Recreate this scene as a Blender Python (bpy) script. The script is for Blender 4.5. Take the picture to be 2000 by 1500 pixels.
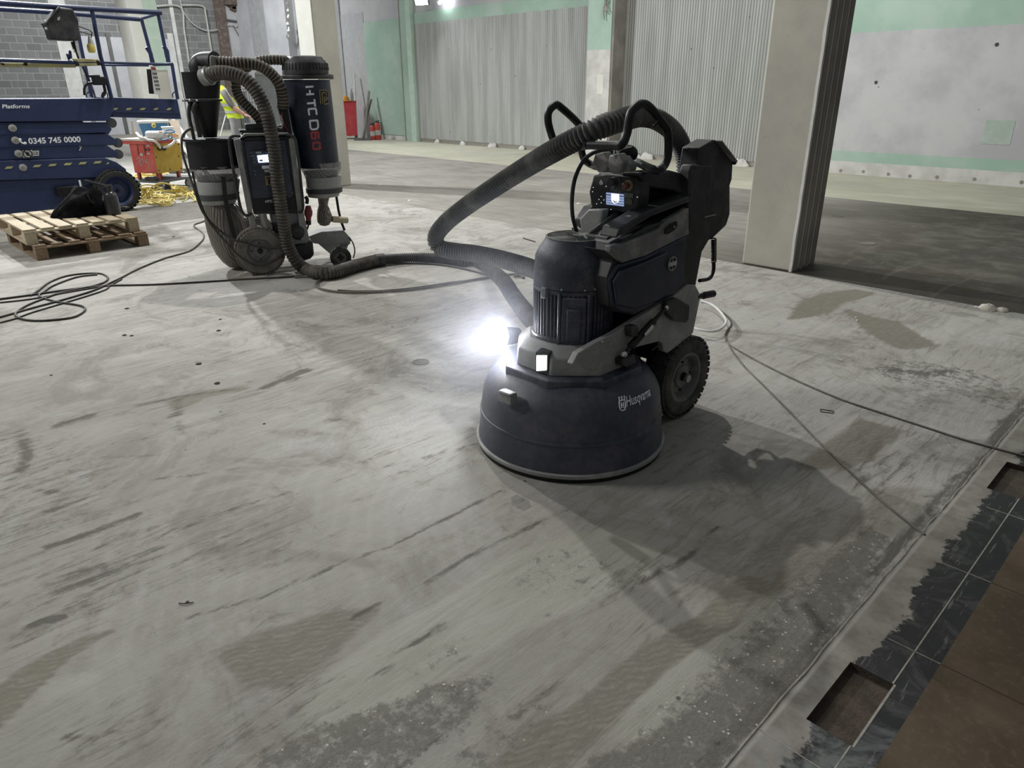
import bpy, math, random
import numpy as np
from mathutils import Vector, Matrix, noise as mnoise
random.seed(7)
S = bpy.context.scene
C = S.collection
for o in list(bpy.data.objects): bpy.data.objects.remove(o)

# ------------------------------------------------------------ camera, light, exposure
F = 1385.0; PITCH = math.radians(22.7); ROLL = math.radians(0.35); TH = math.radians(45.9); H = 1.5
fw = np.array([-math.sin(TH)*math.cos(PITCH), math.cos(TH)*math.cos(PITCH), -math.sin(PITCH)])
r0 = np.array([math.cos(TH), math.sin(TH), 0.0]); u0 = np.cross(r0, fw)
rt = math.cos(ROLL)*r0 - math.sin(ROLL)*u0; up = math.sin(ROLL)*r0 + math.cos(ROLL)*u0
CAM = np.array([0.0, 0.0, H])
cd = bpy.data.cameras.new('camera'); cam = bpy.data.objects.new('camera', cd); C.objects.link(cam)
cd.sensor_width = 36.0; cd.lens = F/2000*36.0; cd.clip_start = 0.05; cd.clip_end = 200
M = Matrix(((rt[0], up[0], -fw[0], 0), (rt[1], up[1], -fw[1], 0), (rt[2], up[2], -fw[2], H), (0, 0, 0, 1)))
cam.matrix_world = M; S.camera = cam
S.view_settings.view_transform = 'Standard'; S.view_settings.look = 'None'
S.view_settings.gamma = 1.0; S.view_settings.exposure = 0.0; S.view_settings.use_curve_mapping = False
W = bpy.data.worlds.new('world'); S.world = W; W.use_nodes = True
W.node_tree.nodes['Background'].inputs[0].default_value = (0.95, 0.97, 1.0, 1)
W.node_tree.nodes['Background'].inputs[1].default_value = 0.17

def light(name, kind, loc, energy, target=None, color=(1, 1, 1), size=0.1, sizey=None, spot=None, blend=0.3):
    l = bpy.data.lights.new(name, kind); l.energy = energy; l.color = color
    if kind == 'AREA':
        l.size = size
        if sizey: l.shape = 'RECTANGLE'; l.size_y = sizey
    else: l.shadow_soft_size = size
    if kind == 'SPOT': l.spot_size = math.radians(spot); l.spot_blend = blend
    o = bpy.data.objects.new(name, l); C.objects.link(o); o.location = loc
    if target is not None:
        o.rotation_euler = (Vector(target)-Vector(loc)).to_track_quat('-Z', 'Y').to_euler()
    return o
LAMP_A = (-8.75, 6.5, 10.0); LAMP_B = (-16.5, 3.9, 7.0)
FILL_C = (-24.0, 8.5, 6.6)
light('flood_key', 'SPOT', LAMP_A, 2250, (-5.6, 2.6, 0), (1, 0.985, 0.94), 0.09, spot=100, blend=1.0)
light('flood_far', 'SPOT', LAMP_B, 5200, (-9, 4.5, 0), (0.97, 0.985, 1), 0.16, spot=155, blend=0.9)
light('fill_left_bay', 'AREA', FILL_C, 650, (-26, 9.5, 0), (0.93, 0.97, 1.0), 2.5, 1.0)  # unseen fill, added to brighten the block wall at far left
light('wall_flood', 'SPOT', (-17.3, 13.1, 3.95), 420, (-15, 8.5, 0.0), (0.95, 1, 1), 0.12, spot=165, blend=0.7)
light('hall_fill_right', 'AREA', (-5.0, 10.4, 6.8), 230, (-9.0, 11.4, 0), (0.97, 1.0, 0.95), 3.0, 1.2)  # added area fill without a fitting, lightens the far column's right side
light('hall_fill_front', 'AREA', (-9.5, -3.5, 7.0), 470, (-5.0, 9.0, 1.0), (1.0, 0.99, 0.95), 2.0, 1.0)  # soft fill added out of view to brighten the pillar's front face

# ------------------------------------------------------------ a pixel of the photograph into the room
def ray(x, y): return fw + rt*(x-1000)/F + up*(750-y)/F
def G(x, y, z=0.0):
    d = ray(x, y); return Vector(CAM + d*((z-H)/d[2]))
def PX(x, y, X):
    d = ray(x, y); return Vector(CAM + d*(X/d[0]))
def PY(x, y, Y):
    d = ray(x, y); return Vector(CAM + d*(Y/d[1]))
def PD(x, y, D):
    d = ray(x, y); return Vector(CAM + d*(D/math.hypot(d[0], d[1])))
def AT(x, y, depth): return Vector(CAM + ray(x, y)*depth)
def uvw(u, v, z=0): return Vector((u*math.cos(TH)-v*math.sin(TH), u*math.sin(TH)+v*math.cos(TH), z))

# ------------------------------------------------------------ materials
class NT:
    def __init__(s, name):
        s.m = bpy.data.materials.new(name); s.m.use_nodes = True; s.t = s.m.node_tree
        s.b = s.t.nodes['Principled BSDF']; s.tc = s.t.nodes.new('ShaderNodeTexCoord').outputs['Object']
    def n(s, typ, **k):
        nd = s.t.nodes.new(typ)
        for a, v in k.items():
            if a.startswith('i_'):
                key = a[2:]; key = int(key) if key.isdigit() else key.replace('_', ' ')
                s.put(nd.inputs[key], v)
            else: setattr(nd, a, v)
        return nd
    def put(s, sock, v):
        if isinstance(v, bpy.types.NodeSocket): s.t.links.new(v, sock)
        else: sock.default_value = v
    def math(s, op, a, b=0.0, c=0.0, clamp=False):
        nd = s.t.nodes.new('ShaderNodeMath'); nd.operation = op; nd.use_clamp = clamp
        s.put(nd.inputs[0], a); s.put(nd.inputs[1], b)
        if op in ('MULTIPLY_ADD', 'SMOOTH_MIN', 'COMPARE'): s.put(nd.inputs[2], c)
        return nd.outputs[0]
    def map(s, scale=(1, 1, 1), rot=(0, 0, 0), loc=(0, 0, 0), vec=None):
        nd = s.t.nodes.new('ShaderNodeMapping'); s.put(nd.inputs[0], vec or s.tc)
        nd.inputs['Scale'].default_value = scale; nd.inputs['Rotation'].default_value = rot; nd.inputs['Location'].default_value = loc
        return nd.outputs[0]
    def noise(s, scale, detail=4, rough=0.55, vec=None, dist=0.0):
        nd = s.n('ShaderNodeTexNoise'); s.put(nd.inputs['Vector'], vec or s.tc)
        nd.inputs['Scale'].default_value = scale; nd.inputs['Detail'].default_value = detail
        nd.inputs['Roughness'].default_value = rough; nd.inputs['Distortion'].default_value = dist
        return nd.outputs['Fac']
    def rng(s, v, a, b, c=0.0, d=1.0):
        nd = s.t.nodes.new('ShaderNodeMapRange'); nd.interpolation_type = 'SMOOTHSTEP'
        s.put(nd.inputs[0], v)
        for i, q in enumerate((a, b, c, d)): nd.inputs[i+1].default_value = q
        return nd.outputs[0]
    def mix(s, f, a, b, mode='MIX'):
        nd = s.t.nodes.new('ShaderNodeMix'); nd.data_type = 'RGBA'; nd.blend_type = mode
        s.put(nd.inputs[0], f)
        for k, v in ((6, a), (7, b)):
            if isinstance(v, bpy.types.NodeSocket): s.t.links.new(v, nd.inputs[k])
            else: nd.inputs[k].default_value = (*v, 1) if len(v) == 3 else v
        return nd.outputs[2]
    def xyz(s):
        nd = s.n('ShaderNodeSeparateXYZ'); s.put(nd.inputs[0], s.tc); return nd.outputs
    def bump(s, h, strength=0.3, dist=0.01):
        nd = s.n('ShaderNodeBump'); nd.inputs['Strength'].default_value = strength; nd.inputs['Distance'].default_value = dist
        s.put(nd.inputs['Height'], h); s.t.links.new(nd.outputs[0], s.b.inputs['Normal'])
    def fin(s, col, rough=0.6, metal=0.0, spec=0.5):
        if isinstance(col, tuple): s.b.inputs['Base Color'].default_value = (*col, 1)
        else: s.put(s.b.inputs['Base Color'], col)
        s.put(s.b.inputs['Roughness'], rough); s.put(s.b.inputs['Metallic'], metal)
        s.b.inputs['Specular IOR Level'].default_value = spec
        return s.m

def mat(name, col, rough=0.5, metal=0.0, col2=None, nscale=6.0, amt=1.0, lo=0.42, hi=0.68, bump=0.0, spec=0.5):
    n = NT(name)
    c2 = col2 or tuple(min(1, c*1.18+0.01) for c in col)
    f = n.noise(nscale, 6, 0.6)
    f2 = n.noise(nscale*9, 3, 0.6)
    ff = n.math('MULTIPLY', n.rng(n.math('ADD', n.math('MULTIPLY', f, 0.75), n.math('MULTIPLY', f2, 0.25)), lo, hi), amt)
    if bump: n.bump(f2, bump, 0.004)
    return n.fin(n.mix(ff, col, c2), rough, metal, spec)
def emit(name, col, strength, base=(0.02, 0.02, 0.02)):
    m = bpy.data.materials.new(name); m.use_nodes = True; b = m.node_tree.nodes['Principled BSDF']
    b.inputs['Base Color'].default_value = (*base, 1)
    b.inputs['Emission Color'].default_value = (*col, 1); b.inputs['Emission Strength'].default_value = strength
    return m

DUST = (0.20, 0.195, 0.18)
m_black = mat('dusty_black_plastic', (0.014, 0.015, 0.018), 0.55, col2=(0.055, 0.056, 0.058), nscale=7)
m_blackdeep = mat('black_paint', (0.006, 0.006, 0.008), 0.5, col2=(0.016, 0.016, 0.018), nscale=5, spec=.35)
m_navy = mat('navy_black_panel', (0.012, 0.016, 0.033), 0.42, col2=(0.035, 0.04, 0.062), nscale=5)
m_skirt = mat('dusty_navy_skirt', (0.036, 0.039, 0.062), 0.5, col2=(0.10, 0.10, 0.115), nscale=4, lo=.38, hi=.72, bump=.1)
m_motor = mat('dusty_motor_housing', (0.030, 0.033, 0.052), 0.55, col2=(0.12, 0.12, 0.13), nscale=9, lo=.4, hi=.75, bump=.15)
m_grayband = mat('dusty_grey_plastic', (0.14, 0.145, 0.15), 0.6, col2=(0.30, 0.29, 0.27), nscale=10)
m_frame = mat('dusty_grey_steel', (0.24, 0.245, 0.24), 0.6, 0.0, col2=(0.36, 0.355, 0.33), nscale=8, bump=.1)
m_steel = mat('dull_steel', (0.28, 0.28, 0.27), 0.45, 0.6, col2=(0.38, 0.37, 0.35))
m_chrome = mat('bright_steel', (0.6, 0.6, 0.58), 0.25, 0.9)
m_rubber = mat('tyre_rubber_dusty', (0.024, 0.024, 0.024), 0.85, col2=(0.095, 0.09, 0.08), nscale=12, lo=.35, hi=.7, bump=.2)
m_rubberd = mat('tyre_rubber_coated', (0.11, 0.10, 0.085), 0.9, col2=(0.25, 0.235, 0.20), nscale=10, lo=.3, hi=.7, bump=.2)
m_rubberb = mat('clean_black_tyre', (0.012, 0.012, 0.013), 0.7, col2=(0.03, 0.03, 0.03))
m_hose = mat('dusty_ribbed_hose', (0.035, 0.035, 0.037), 0.75, col2=(0.11, 0.108, 0.10), nscale=8, lo=.3, hi=.75)
m_hoseb = mat('dark_ribbed_hose', (0.022, 0.021, 0.018), 0.7, col2=(0.075, 0.068, 0.052), nscale=8)
m_brass = mat('tan_hose_wire', (0.24, 0.21, 0.15), 0.6)
m_blue = mat('lift_blue_paint', (0.016, 0.029, 0.092), 0.5, col2=(0.032, 0.048, 0.115), nscale=3, lo=.4, hi=.8)
m_white = mat('white_paint', (0.62, 0.62, 0.6), 0.5)
m_label = mat('grey_lettering', (0.42, 0.42, 0.42), 0.5)
m_letter = mat('bright_lettering', (0.80, 0.82, 0.86), 0.5)
m_yellow = mat('faded_yellow_paint', (0.46, 0.42, 0.19), 0.6, col2=(0.34, 0.32, 0.2))
m_haz = mat('hazard_yellow_tape', (0.42, 0.40, 0.20), 0.6)
m_red = mat('red_enamel', (0.42, 0.045, 0.035), 0.5, col2=(0.5, 0.08, 0.06))
m_redt = mat('red_transformer_paint', (0.50, 0.075, 0.06), 0.55, col2=(0.55, 0.13, 0.10))
m_ochre = mat('ochre_panel_paint', (0.42, 0.27, 0.03), 0.6, col2=(0.48, 0.33, 0.06))
m_redplug = mat('dark_red_plug', (0.16, 0.015, 0.02), 0.5)
m_cableyel = mat('yellow_cable', (0.62, 0.50, 0.14), 0.6)
m_cablek = mat('black_cable', (0.022, 0.021, 0.018), 0.6, col2=(0.08, 0.075, 0.06), nscale=3)
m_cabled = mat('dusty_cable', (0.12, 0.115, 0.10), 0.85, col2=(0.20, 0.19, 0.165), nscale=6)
m_cablew = mat('white_hose', (0.6, 0.6, 0.58), 0.5)
m_collar = mat('pale_dusty_collar', (0.33, 0.33, 0.32), 0.8, col2=(0.42, 0.415, 0.39), nscale=8)
m_collarb = mat('grey_band_strap', (0.06, 0.064, 0.068), 0.7)
m_strap = mat('black_webbing', (0.015, 0.015, 0.015), 0.8)
m_wood = None
m_gold = mat('gold_print', (0.30, 0.21, 0.10), 0.5)
m_redp = mat('red_print', (0.42, 0.05, 0.05), 0.5)
m_skin = mat('skin', (0.55, 0.30, 0.23), 0.6)
m_hair = mat('grey_hair', (0.12, 0.12, 0.12), 0.8)
m_vis = mat('hi_vis_yellow', (0.62, 0.78, 0.04), 0.7)
m_refl = mat('reflective_tape', (0.45, 0.46, 0.47), 0.4)
m_shirt = mat('grey_shirt', (0.16, 0.15, 0.14), 0.85)
m_trouser = mat('grey_trousers', (0.24, 0.24, 0.24), 0.85)
m_screen = emit('lit_screen', (0.30, 0.38, 0.62), 0.9)
m_screenw = emit('lit_screen_white', (0.95, 0.97, 1.0), 1.1)
m_screend = emit('screen_dark_band', (0.10, 0.12, 0.2), 0.6)
m_led = emit('small_led', (0.9, 0.95, 1.0), 0.9)
m_lens = emit('headlight_lens', (0.86, 0.90, 1.0), 260.0)
m_lens2 = emit('side_light_lens', (1.0, 0.98, 0.93), 2.4)
m_flood = emit('flood_lens', (0.93, 0.98, 1.0), 30.0)
m_cloth = mat('black_fabric', (0.004, 0.004, 0.005), 0.95, col2=(0.012, 0.012, 0.014), nscale=9, bump=.6, spec=.1)
m_bottle = mat('smoky_dark_bottle', (0.022, 0.023, 0.026), 0.25, col2=(0.05, 0.05, 0.055))
m_foam = mat('pale_foam', (0.55, 0.52, 0.44), 0.9, col2=(0.7, 0.68, 0.62), nscale=30, bump=.5)
m_stone = mat('debris_dark', (0.05, 0.045, 0.04), 0.9)
m_blueb = mat('blue_plastic', (0.05, 0.17, 0.34), 0.45, col2=(0.08, 0.22, 0.4))
m_orange = mat('orange_plastic', (0.6, 0.24, 0.02), 0.5)
m_grayplastic = mat('grey_sheet', (0.23, 0.24, 0.25), 0.6)
m_bin = mat('dark_grey_bin', (0.10, 0.105, 0.11), 0.6)

def plastic_bag(name, col, alpha, tr=0.0):
    n = NT(name); w = n.n('ShaderNodeTexWave'); w.inputs['Scale'].default_value = 14; w.inputs['Distortion'].default_value = 5
    n.put(w.inputs['Vector'], n.map((1.4, 1.4, 0.25)))
    n.bump(w.outputs['Fac'], 0.6, 0.02)
    n.fin(n.mix(n.noise(5), col, tuple(c*1.35 for c in col)), 0.32)
    n.b.inputs['Alpha'].default_value = alpha
    return n.m
m_bag = plastic_bag('dust_filled_bag', (0.155, 0.14, 0.12), 1.0)
m_film = plastic_bag('clear_film', (0.30, 0.30, 0.30), 0.62)

def wood(name, c1, c2):
    n = NT(name); g = n.noise(9, 5, 0.6, n.map((0.5, 6, 6)))
    g2 = n.noise(1.5, 3)
    n.bump(g, 0.25, 0.004)
    return n.fin(n.mix(n.rng(n.math('ADD', n.math('MULTIPLY', g, .6), n.math('MULTIPLY', g2, .4)), .35, .65), c1, c2), 0.8)
m_wood = wood('pale_pallet_timber', (0.36, 0.29, 0.19), (0.50, 0.43, 0.31))
m_woodd = wood('weathered_pallet_timber', (0.17, 0.115, 0.065), (0.27, 0.20, 0.13))

# --- floor: ground concrete under a film of pale dust
def floor_mat(kind):
    n = NT('dusty_concrete_'+kind); X, Y, Z = n.xyz()
    big = n.noise(0.75, 5, 0.6, dist=0.6)
    mid = n.noise(3.2, 6, 0.65, dist=0.4)
    strk = n.noise(1.0, 7, 0.72, n.map((7.5, 1.0, 1), (0, 0, math.radians(8))), 0.9)
    strk3 = n.noise(2.4, 7, 0.75, n.map((8.0, 1.2, 1), (0, 0, math.radians(-14))), 1.4)
    strk2 = n.noise(1.3, 6, 0.7, n.map((1.0, 9.0, 1), (0, 0, math.radians(6))), 0.8)
    fine = n.noise(60, 4, 0.7)
    speck = n.noise(22, 5, 0.75)
    wv = n.n('ShaderNodeTexWave', wave_type='RINGS', rings_direction='Z'); wv.inputs['Scale'].default_value = 4.2
    wv.inputs['Distortion'].default_value = 7.0; wv.inputs['Detail'].default_value = 4; wv.inputs['Detail Scale'].default_value = 0.7
    n.put(wv.inputs['Vector'], n.map((1, 1, 1), (0, 0, 0), (1.3, -2.2, 0)))
    wv2 = n.n('ShaderNodeTexWave', wave_type='RINGS', rings_direction='Z'); wv2.inputs['Scale'].default_value = 13
    wv2.inputs['Distortion'].default_value = 11.0; wv2.inputs['Detail'].default_value = 3; wv2.inputs['Detail Scale'].default_value = 0.5
    n.put(wv2.inputs['Vector'], n.map((1, 1, 1), (0, 0, 0), (2.9, -1.1, 0)))
    if kind == 'ground':
        c = n.mix(n.rng(big, .35, .65), (0.32, 0.31, 0.282), (0.41, 0.40, 0.37))
        c = n.mix(n.math('MULTIPLY', n.rng(strk, .42, .62), .55), c, (0.30, 0.292, 0.262))
        c = n.mix(n.math('MULTIPLY', n.rng(strk2, .52, .68), .25), c, (0.27, 0.262, 0.235))
        c = n.mix(n.math('MULTIPLY', n.math('MULTIPLY', n.rng(strk3, .49, .62), n.rng(big, .66, .42)), .9), c, (0.225, 0.215, 0.185))
        c = n.mix(n.math('MULTIPLY', n.math('MULTIPLY', n.rng(strk3, .48, .36), n.rng(mid, .45, .6)), .4), c, (0.47, 0.468, 0.45))
        blot = n.noise(1.5, 7, 0.72, None, 1.2)
        c = n.mix(n.math('MULTIPLY', n.rng(blot, .49, .64), .75), c, (0.185, 0.176, 0.150))
        fleck = n.noise(7, 8, .8, None, .8)
        c = n.mix(n.math('MULTIPLY', n.math('MULTIPLY', n.rng(fleck, .56, .66), n.rng(blot, .42, .56)), .7), c, (0.11, 0.103, 0.085))
        near_falloff = n.rng(n.math('SUBTRACT', Y, n.math('MULTIPLY', X, .35)), 3.4, 1.6)  # light falloff put into the floor colour: darker towards the near right
        c = n.mix(n.math('MULTIPLY', near_falloff, n.math('MULTIPLY_ADD', n.rng(mid, .3, .7), .35, .45)), c, (0.225, 0.217, 0.188))
        c = n.mix(n.math('MULTIPLY', n.rng(mid, .5, .72), .35), c, (0.48, 0.478, 0.46))
        c = n.mix(n.math('MULTIPLY', n.math('MULTIPLY', n.rng(wv.outputs['Fac'], .55, .95), n.rng(big, .45, .65)), .07), c, (0.50, 0.50, 0.485))
        c = n.mix(n.math('MULTIPLY', n.math('MULTIPLY', n.rng(wv2.outputs['Fac'], .6, .95), n.rng(mid, .42, .6)), .15), c, (0.25, 0.245, 0.225))
        att = n.n('ShaderNodeAttribute', attribute_name='dust'); sep = n.n('ShaderNodeSeparateColor'); n.put(sep.inputs[0], att.outputs['Color'])
        Rr, Gg, Bb = sep.outputs; Aa = att.outputs['Alpha']
        jit = n.math('MULTIPLY', n.math('SUBTRACT', speck, .5), .9)
        br = n.rng(n.math('ADD', Rr, n.math('ADD', n.math('MULTIPLY', n.math('SUBTRACT', strk3, .5), 1.6), n.math('MULTIPLY', n.math('SUBTRACT', mid, .5), .8))), .1, .95)
        ridge = n.n('ShaderNodeTexWave', wave_type='BANDS', bands_direction='X'); ridge.inputs['Scale'].default_value = 14; ridge.inputs['Distortion'].default_value = 9
        ridge.inputs['Detail'].default_value = 3
        n.put(ridge.inputs['Vector'], n.map((1, 1, 1), (0, 0, math.radians(30))))
        brc = n.mix(n.math('MULTIPLY', ridge.outputs['Fac'], n.rng(speck, .35, .65)), (0.172, 0.160, 0.126), (0.232, 0.218, 0.178))
        ol = n.rng(n.math('ADD', Bb, n.math('MULTIPLY', n.math('SUBTRACT', mid, .5), .5)), .2, .8)
        c = n.mix(n.math('MULTIPLY', ol, .7), c, n.mix(n.rng(strk, .4, .6), (0.30, 0.30, 0.245), (0.36, 0.36, 0.31)))
        c = n.mix(n.math('MULTIPLY', br, .92), c, brc)
        dk = n.rng(n.math('ADD', Gg, n.math('ADD', jit, n.math('MULTIPLY', n.math('SUBTRACT', strk3, .5), 2.0))), .20, .80)
        c = n.mix(n.math('MULTIPLY', dk, .85), c, (0.085, 0.078, 0.064))
        ag = n.rng(n.math('ADD', Aa, n.math('MULTIPLY', n.math('SUBTRACT', speck, .5), 2.2)), .55, .95)
        c = n.mix(n.math('MULTIPLY', ag, .78), c, n.mix(fine, (0.055, 0.052, 0.042), (0.20, 0.19, 0.165)))
        vo = n.n('ShaderNodeTexVoronoi', feature='F1'); vo.inputs['Scale'].default_value = 55; n.put(vo.inputs['Vector'], n.tc)
        st = n.math('MULTIPLY', n.math('LESS_THAN', vo.outputs['Distance'], .20), n.math('GREATER_THAN', n.noise(31, 2), .56))
        c = n.mix(n.math('MULTIPLY', n.math('MULTIPLY', st, n.rng(Aa, .3, .7)), .8), c, (0.50, 0.49, 0.44))
        vo2 = n.n('ShaderNodeTexVoronoi', feature='F1'); vo2.inputs['Scale'].default_value = 6.0; n.put(vo2.inputs['Vector'], n.tc)
        pk = n.math('LESS_THAN', vo2.outputs['Distance'], .045)
        c = n.mix(n.math('MULTIPLY', n.math('MULTIPLY', pk, n.math('GREATER_THAN', mid, .54)), .8), c, (0.07, 0.065, 0.055))
        h = n.math('ADD', n.math('MULTIPLY', speck, .5), n.math('ADD', n.math('MULTIPLY', strk, 1.2), n.math('MULTIPLY', n.math('MULTIPLY', fine, Aa), .8)))
        n.bump(h, 0.28, 0.012)
    elif kind == 'mid':
        c = n.mix(n.rng(big, .3, .7), (0.20, 0.188, 0.165), (0.30, 0.285, 0.255))
        c = n.mix(n.math('MULTIPLY', n.rng(strk2, .45, .62), .55), c, (0.16, 0.15, 0.13))
        wet = n.rng(n.math('ADD', X, n.math('MULTIPLY', n.math('SUBTRACT', mid, .5), .9)), -4.6, -2.4)
        dark = n.mix(n.rng(mid, .4, .7), (0.062, 0.056, 0.044), (0.125, 0.118, 0.10))
        edge = n.rng(n.math('ADD', Y, n.math('MULTIPLY', n.math('SUBTRACT', mid, .5), 1.2)), 7.4, 6.2)
        dark = n.mix(n.math('MULTIPLY', edge, .75), dark, (0.036, 0.029, 0.02))
        c = n.mix(n.math('MULTIPLY', wet, .92), c, dark)
        c = n.mix(n.math('MULTIPLY', n.rng(strk, .55, .7), n.math('MULTIPLY', wet, .35)), c, (0.2, 0.19, 0.165))
        c = n.mix(n.math('MULTIPLY', n.rng(speck, .6, .7), .3), c, (0.1, 0.09, 0.075))
        n.bump(n.math('ADD', speck, strk2), 0.25, 0.012)
    else:
        c = n.mix(n.rng(big, .3, .7), (0.38, 0.37, 0.29), (0.48, 0.465, 0.37))
        c = n.mix(n.math('MULTIPLY', n.rng(strk2, .45, .62), .5), c, (0.30, 0.29, 0.235))
        c = n.mix(n.math('MULTIPLY', n.rng(speck, .6, .72), .5), c, (0.15, 0.14, 0.12))
        n.bump(speck, 0.2, 0.012)
    return n.fin(c, 0.85, spec=0.25)

def border_mat():
    n = NT('slate_border_with_dust'); X, Y, Z = n.xyz()
    mid = n.noise(9, 6, 0.65); big = n.noise(2.2, 4); swirl = n.noise(4, 5, 0.7, n.map((1, 1, 1), (0, 0, .6)), 2.5)
    slate = n.mix(n.rng(swirl, .50, .62), (0.012, 0.0125, 0.013), (0.040, 0.041, 0.040))
    scr = n.noise(3, 4, .8, n.map((14, 1.2, 1), (0, 0, math.radians(-35))))
    slate = n.mix(n.math('MULTIPLY', n.rng(scr, .60, .66), .45), slate, (0.20, 0.20, 0.19))
    dust = n.mix(n.rng(mid, .35, .65), (0.165, 0.15, 0.127), (0.25, 0.237, 0.208))
    wob = n.math('ADD', n.math('MULTIPLY', n.math('SUBTRACT', big, .5), .22), n.math('MULTIPLY', n.math('SUBTRACT', n.noise(26, 4, .7), .5), .09))
    f = n.rng(n.math('ADD', X, wob), -.428, -.418)
    c = n.mix(f, dust, slate)
    c = n.mix(n.math('MULTIPLY', n.rng(n.math('ABSOLUTE', n.math('ADD', X, .505)), .010, .0), .7), c, (0.36, 0.35, 0.32))
    pale = n.rng(n.math('ADD', Y, n.math('MULTIPLY', n.math('SUBTRACT', swirl, .5), .5)), 1.9, 1.3)
    c = n.mix(n.math('MULTIPLY', n.math('MULTIPLY', pale, n.rng(swirl, .42, .62)), .6), c, (0.22, 0.23, 0.225))
    n.bump(mid, .25, .006)
    return n.fin(c, 0.55, spec=.4)
def terracotta_mat():
    n = NT('brown_floor_tile'); a = n.noise(2.5, 5, .6); b = n.noise(40, 3, .7); s = n.noise(3, 5, .7, n.map((6, 1.5, 1), (0, 0, -.5)))
    c = n.mix(n.rng(a, .35, .65), (0.060, 0.043, 0.026), (0.100, 0.074, 0.047))
    c = n.mix(n.math('MULTIPLY', n.rng(b, .5, .7), .4), c, (0.125, 0.10, 0.07))
    c = n.mix(n.math('MULTIPLY', n.rng(s, .58, .7), .4), c, (0.075, 0.052, 0.032))
    n.bump(b, .15, .004)
    return n.fin(c, 0.7, spec=.3)

def wall_mat(name, c1, c2, scale=1.2, marks=True, bump=.1):
    n = NT(name); a = n.noise(scale, 6, .6); b = n.noise(scale*14, 4, .65)
    c = n.mix(n.rng(a, .35, .65), c1, c2)
    if marks:
        v = n.n('ShaderNodeTexVoronoi'); v.inputs['Scale'].default_value = 3.3; n.put(v.inputs['Vector'], n.tc)
        c = n.mix(n.math('MULTIPLY', n.math('MULTIPLY', n.math('LESS_THAN', v.outputs['Distance'], .045), n.math('GREATER_THAN', a, .52)), .75), c, (0.12, 0.10, 0.08))
        c = n.mix(n.math('MULTIPLY', n.rng(b, .62, .75), .25), c, tuple(x*.6 for x in c1))
    n.bump(b, bump, .01)
    return n.fin(c, 0.85, spec=.2)
m_wallwhite = wall_mat('whitewashed_wall', (0.42, 0.42, 0.435), (0.53, 0.53, 0.53))
m_wallgreen = wall_mat('mint_green_paint', (0.33, 0.46, 0.38), (0.41, 0.52, 0.45), marks=False)
m_wallgrey = wall_mat('pale_grey_plaster', (0.42, 0.42, 0.44), (0.50, 0.50, 0.50), marks=False)
m_wallskirt = wall_mat('chipped_white_skirting', (0.50, 0.49, 0.46), (0.62, 0.61, 0.58), 3)
m_conc = wall_mat('painted_concrete_column', (0.46, 0.44, 0.385), (0.55, 0.525, 0.46), 1.5)
m_concd = wall_mat('worn_concrete_side', (0.20, 0.19, 0.165), (0.28, 0.265, 0.23), 1.5)
m_concw = wall_mat('pale_column', (0.66, 0.66, 0.60), (0.75, 0.75, 0.69), 1.5, False)
m_patch = mat('mortar_patch', (0.30, 0.28, 0.25), .9, col2=(.22, .2, .17), nscale=20)
m_rust = mat('rusty_brick', (0.12, 0.085, 0.07), .9, col2=(.22, .18, .16), nscale=9, bump=.6)
m_pipe = mat('painted_conduit', (0.40, 0.40, 0.36), .5)
m_piped = mat('dark_conduit', (0.10, 0.10, 0.095), .6)

def ribbed_mat():
    n = NT('ribbed_adhesive_wall'); X, Y, Z = n.xyz()
    a = n.noise(1.0, 5, .6, n.map((5, 1, .35))); b = n.noise(2.5, 6, .6); fine = n.noise(1.0, 3, .6, n.map((26, 1, .5)))
    w = n.n('ShaderNodeTexWave', wave_type='BANDS', bands_direction='X'); w.inputs['Scale'].default_value = 5.2
    w.inputs['Distortion'].default_value = 0.25; w.inputs['Detail'].default_value = 2; n.put(w.inputs['Vector'], n.tc)
    c = n.mix(n.rng(a, .35, .65), (0.34, 0.345, 0.33), (0.45, 0.455, 0.44))
    c = n.mix(n.math('MULTIPLY', n.rng(fine, .55, .75), .45), c, (0.22, 0.22, 0.215))
    near = n.rng(X, -14.5, -9.0)
    c = n.mix(n.math('MULTIPLY', n.rng(w.outputs['Fac'], .55, .15), n.math('MULTIPLY_ADD', near, .55, .10)), c, (0.13, 0.13, 0.12))
    v = n.n('ShaderNodeTexVoronoi'); v.inputs['Scale'].default_value = 2.4; n.put(v.inputs['Vector'], n.tc)
    c = n.mix(n.math('MULTIPLY', n.math('LESS_THAN', v.outputs['Distance'], .05), .7), c, (0.1, 0.1, 0.1))
    n.bump(w.outputs['Fac'], .6, .012)
    return n.fin(c, 0.85, spec=.2)
m_rib = ribbed_mat()
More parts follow.
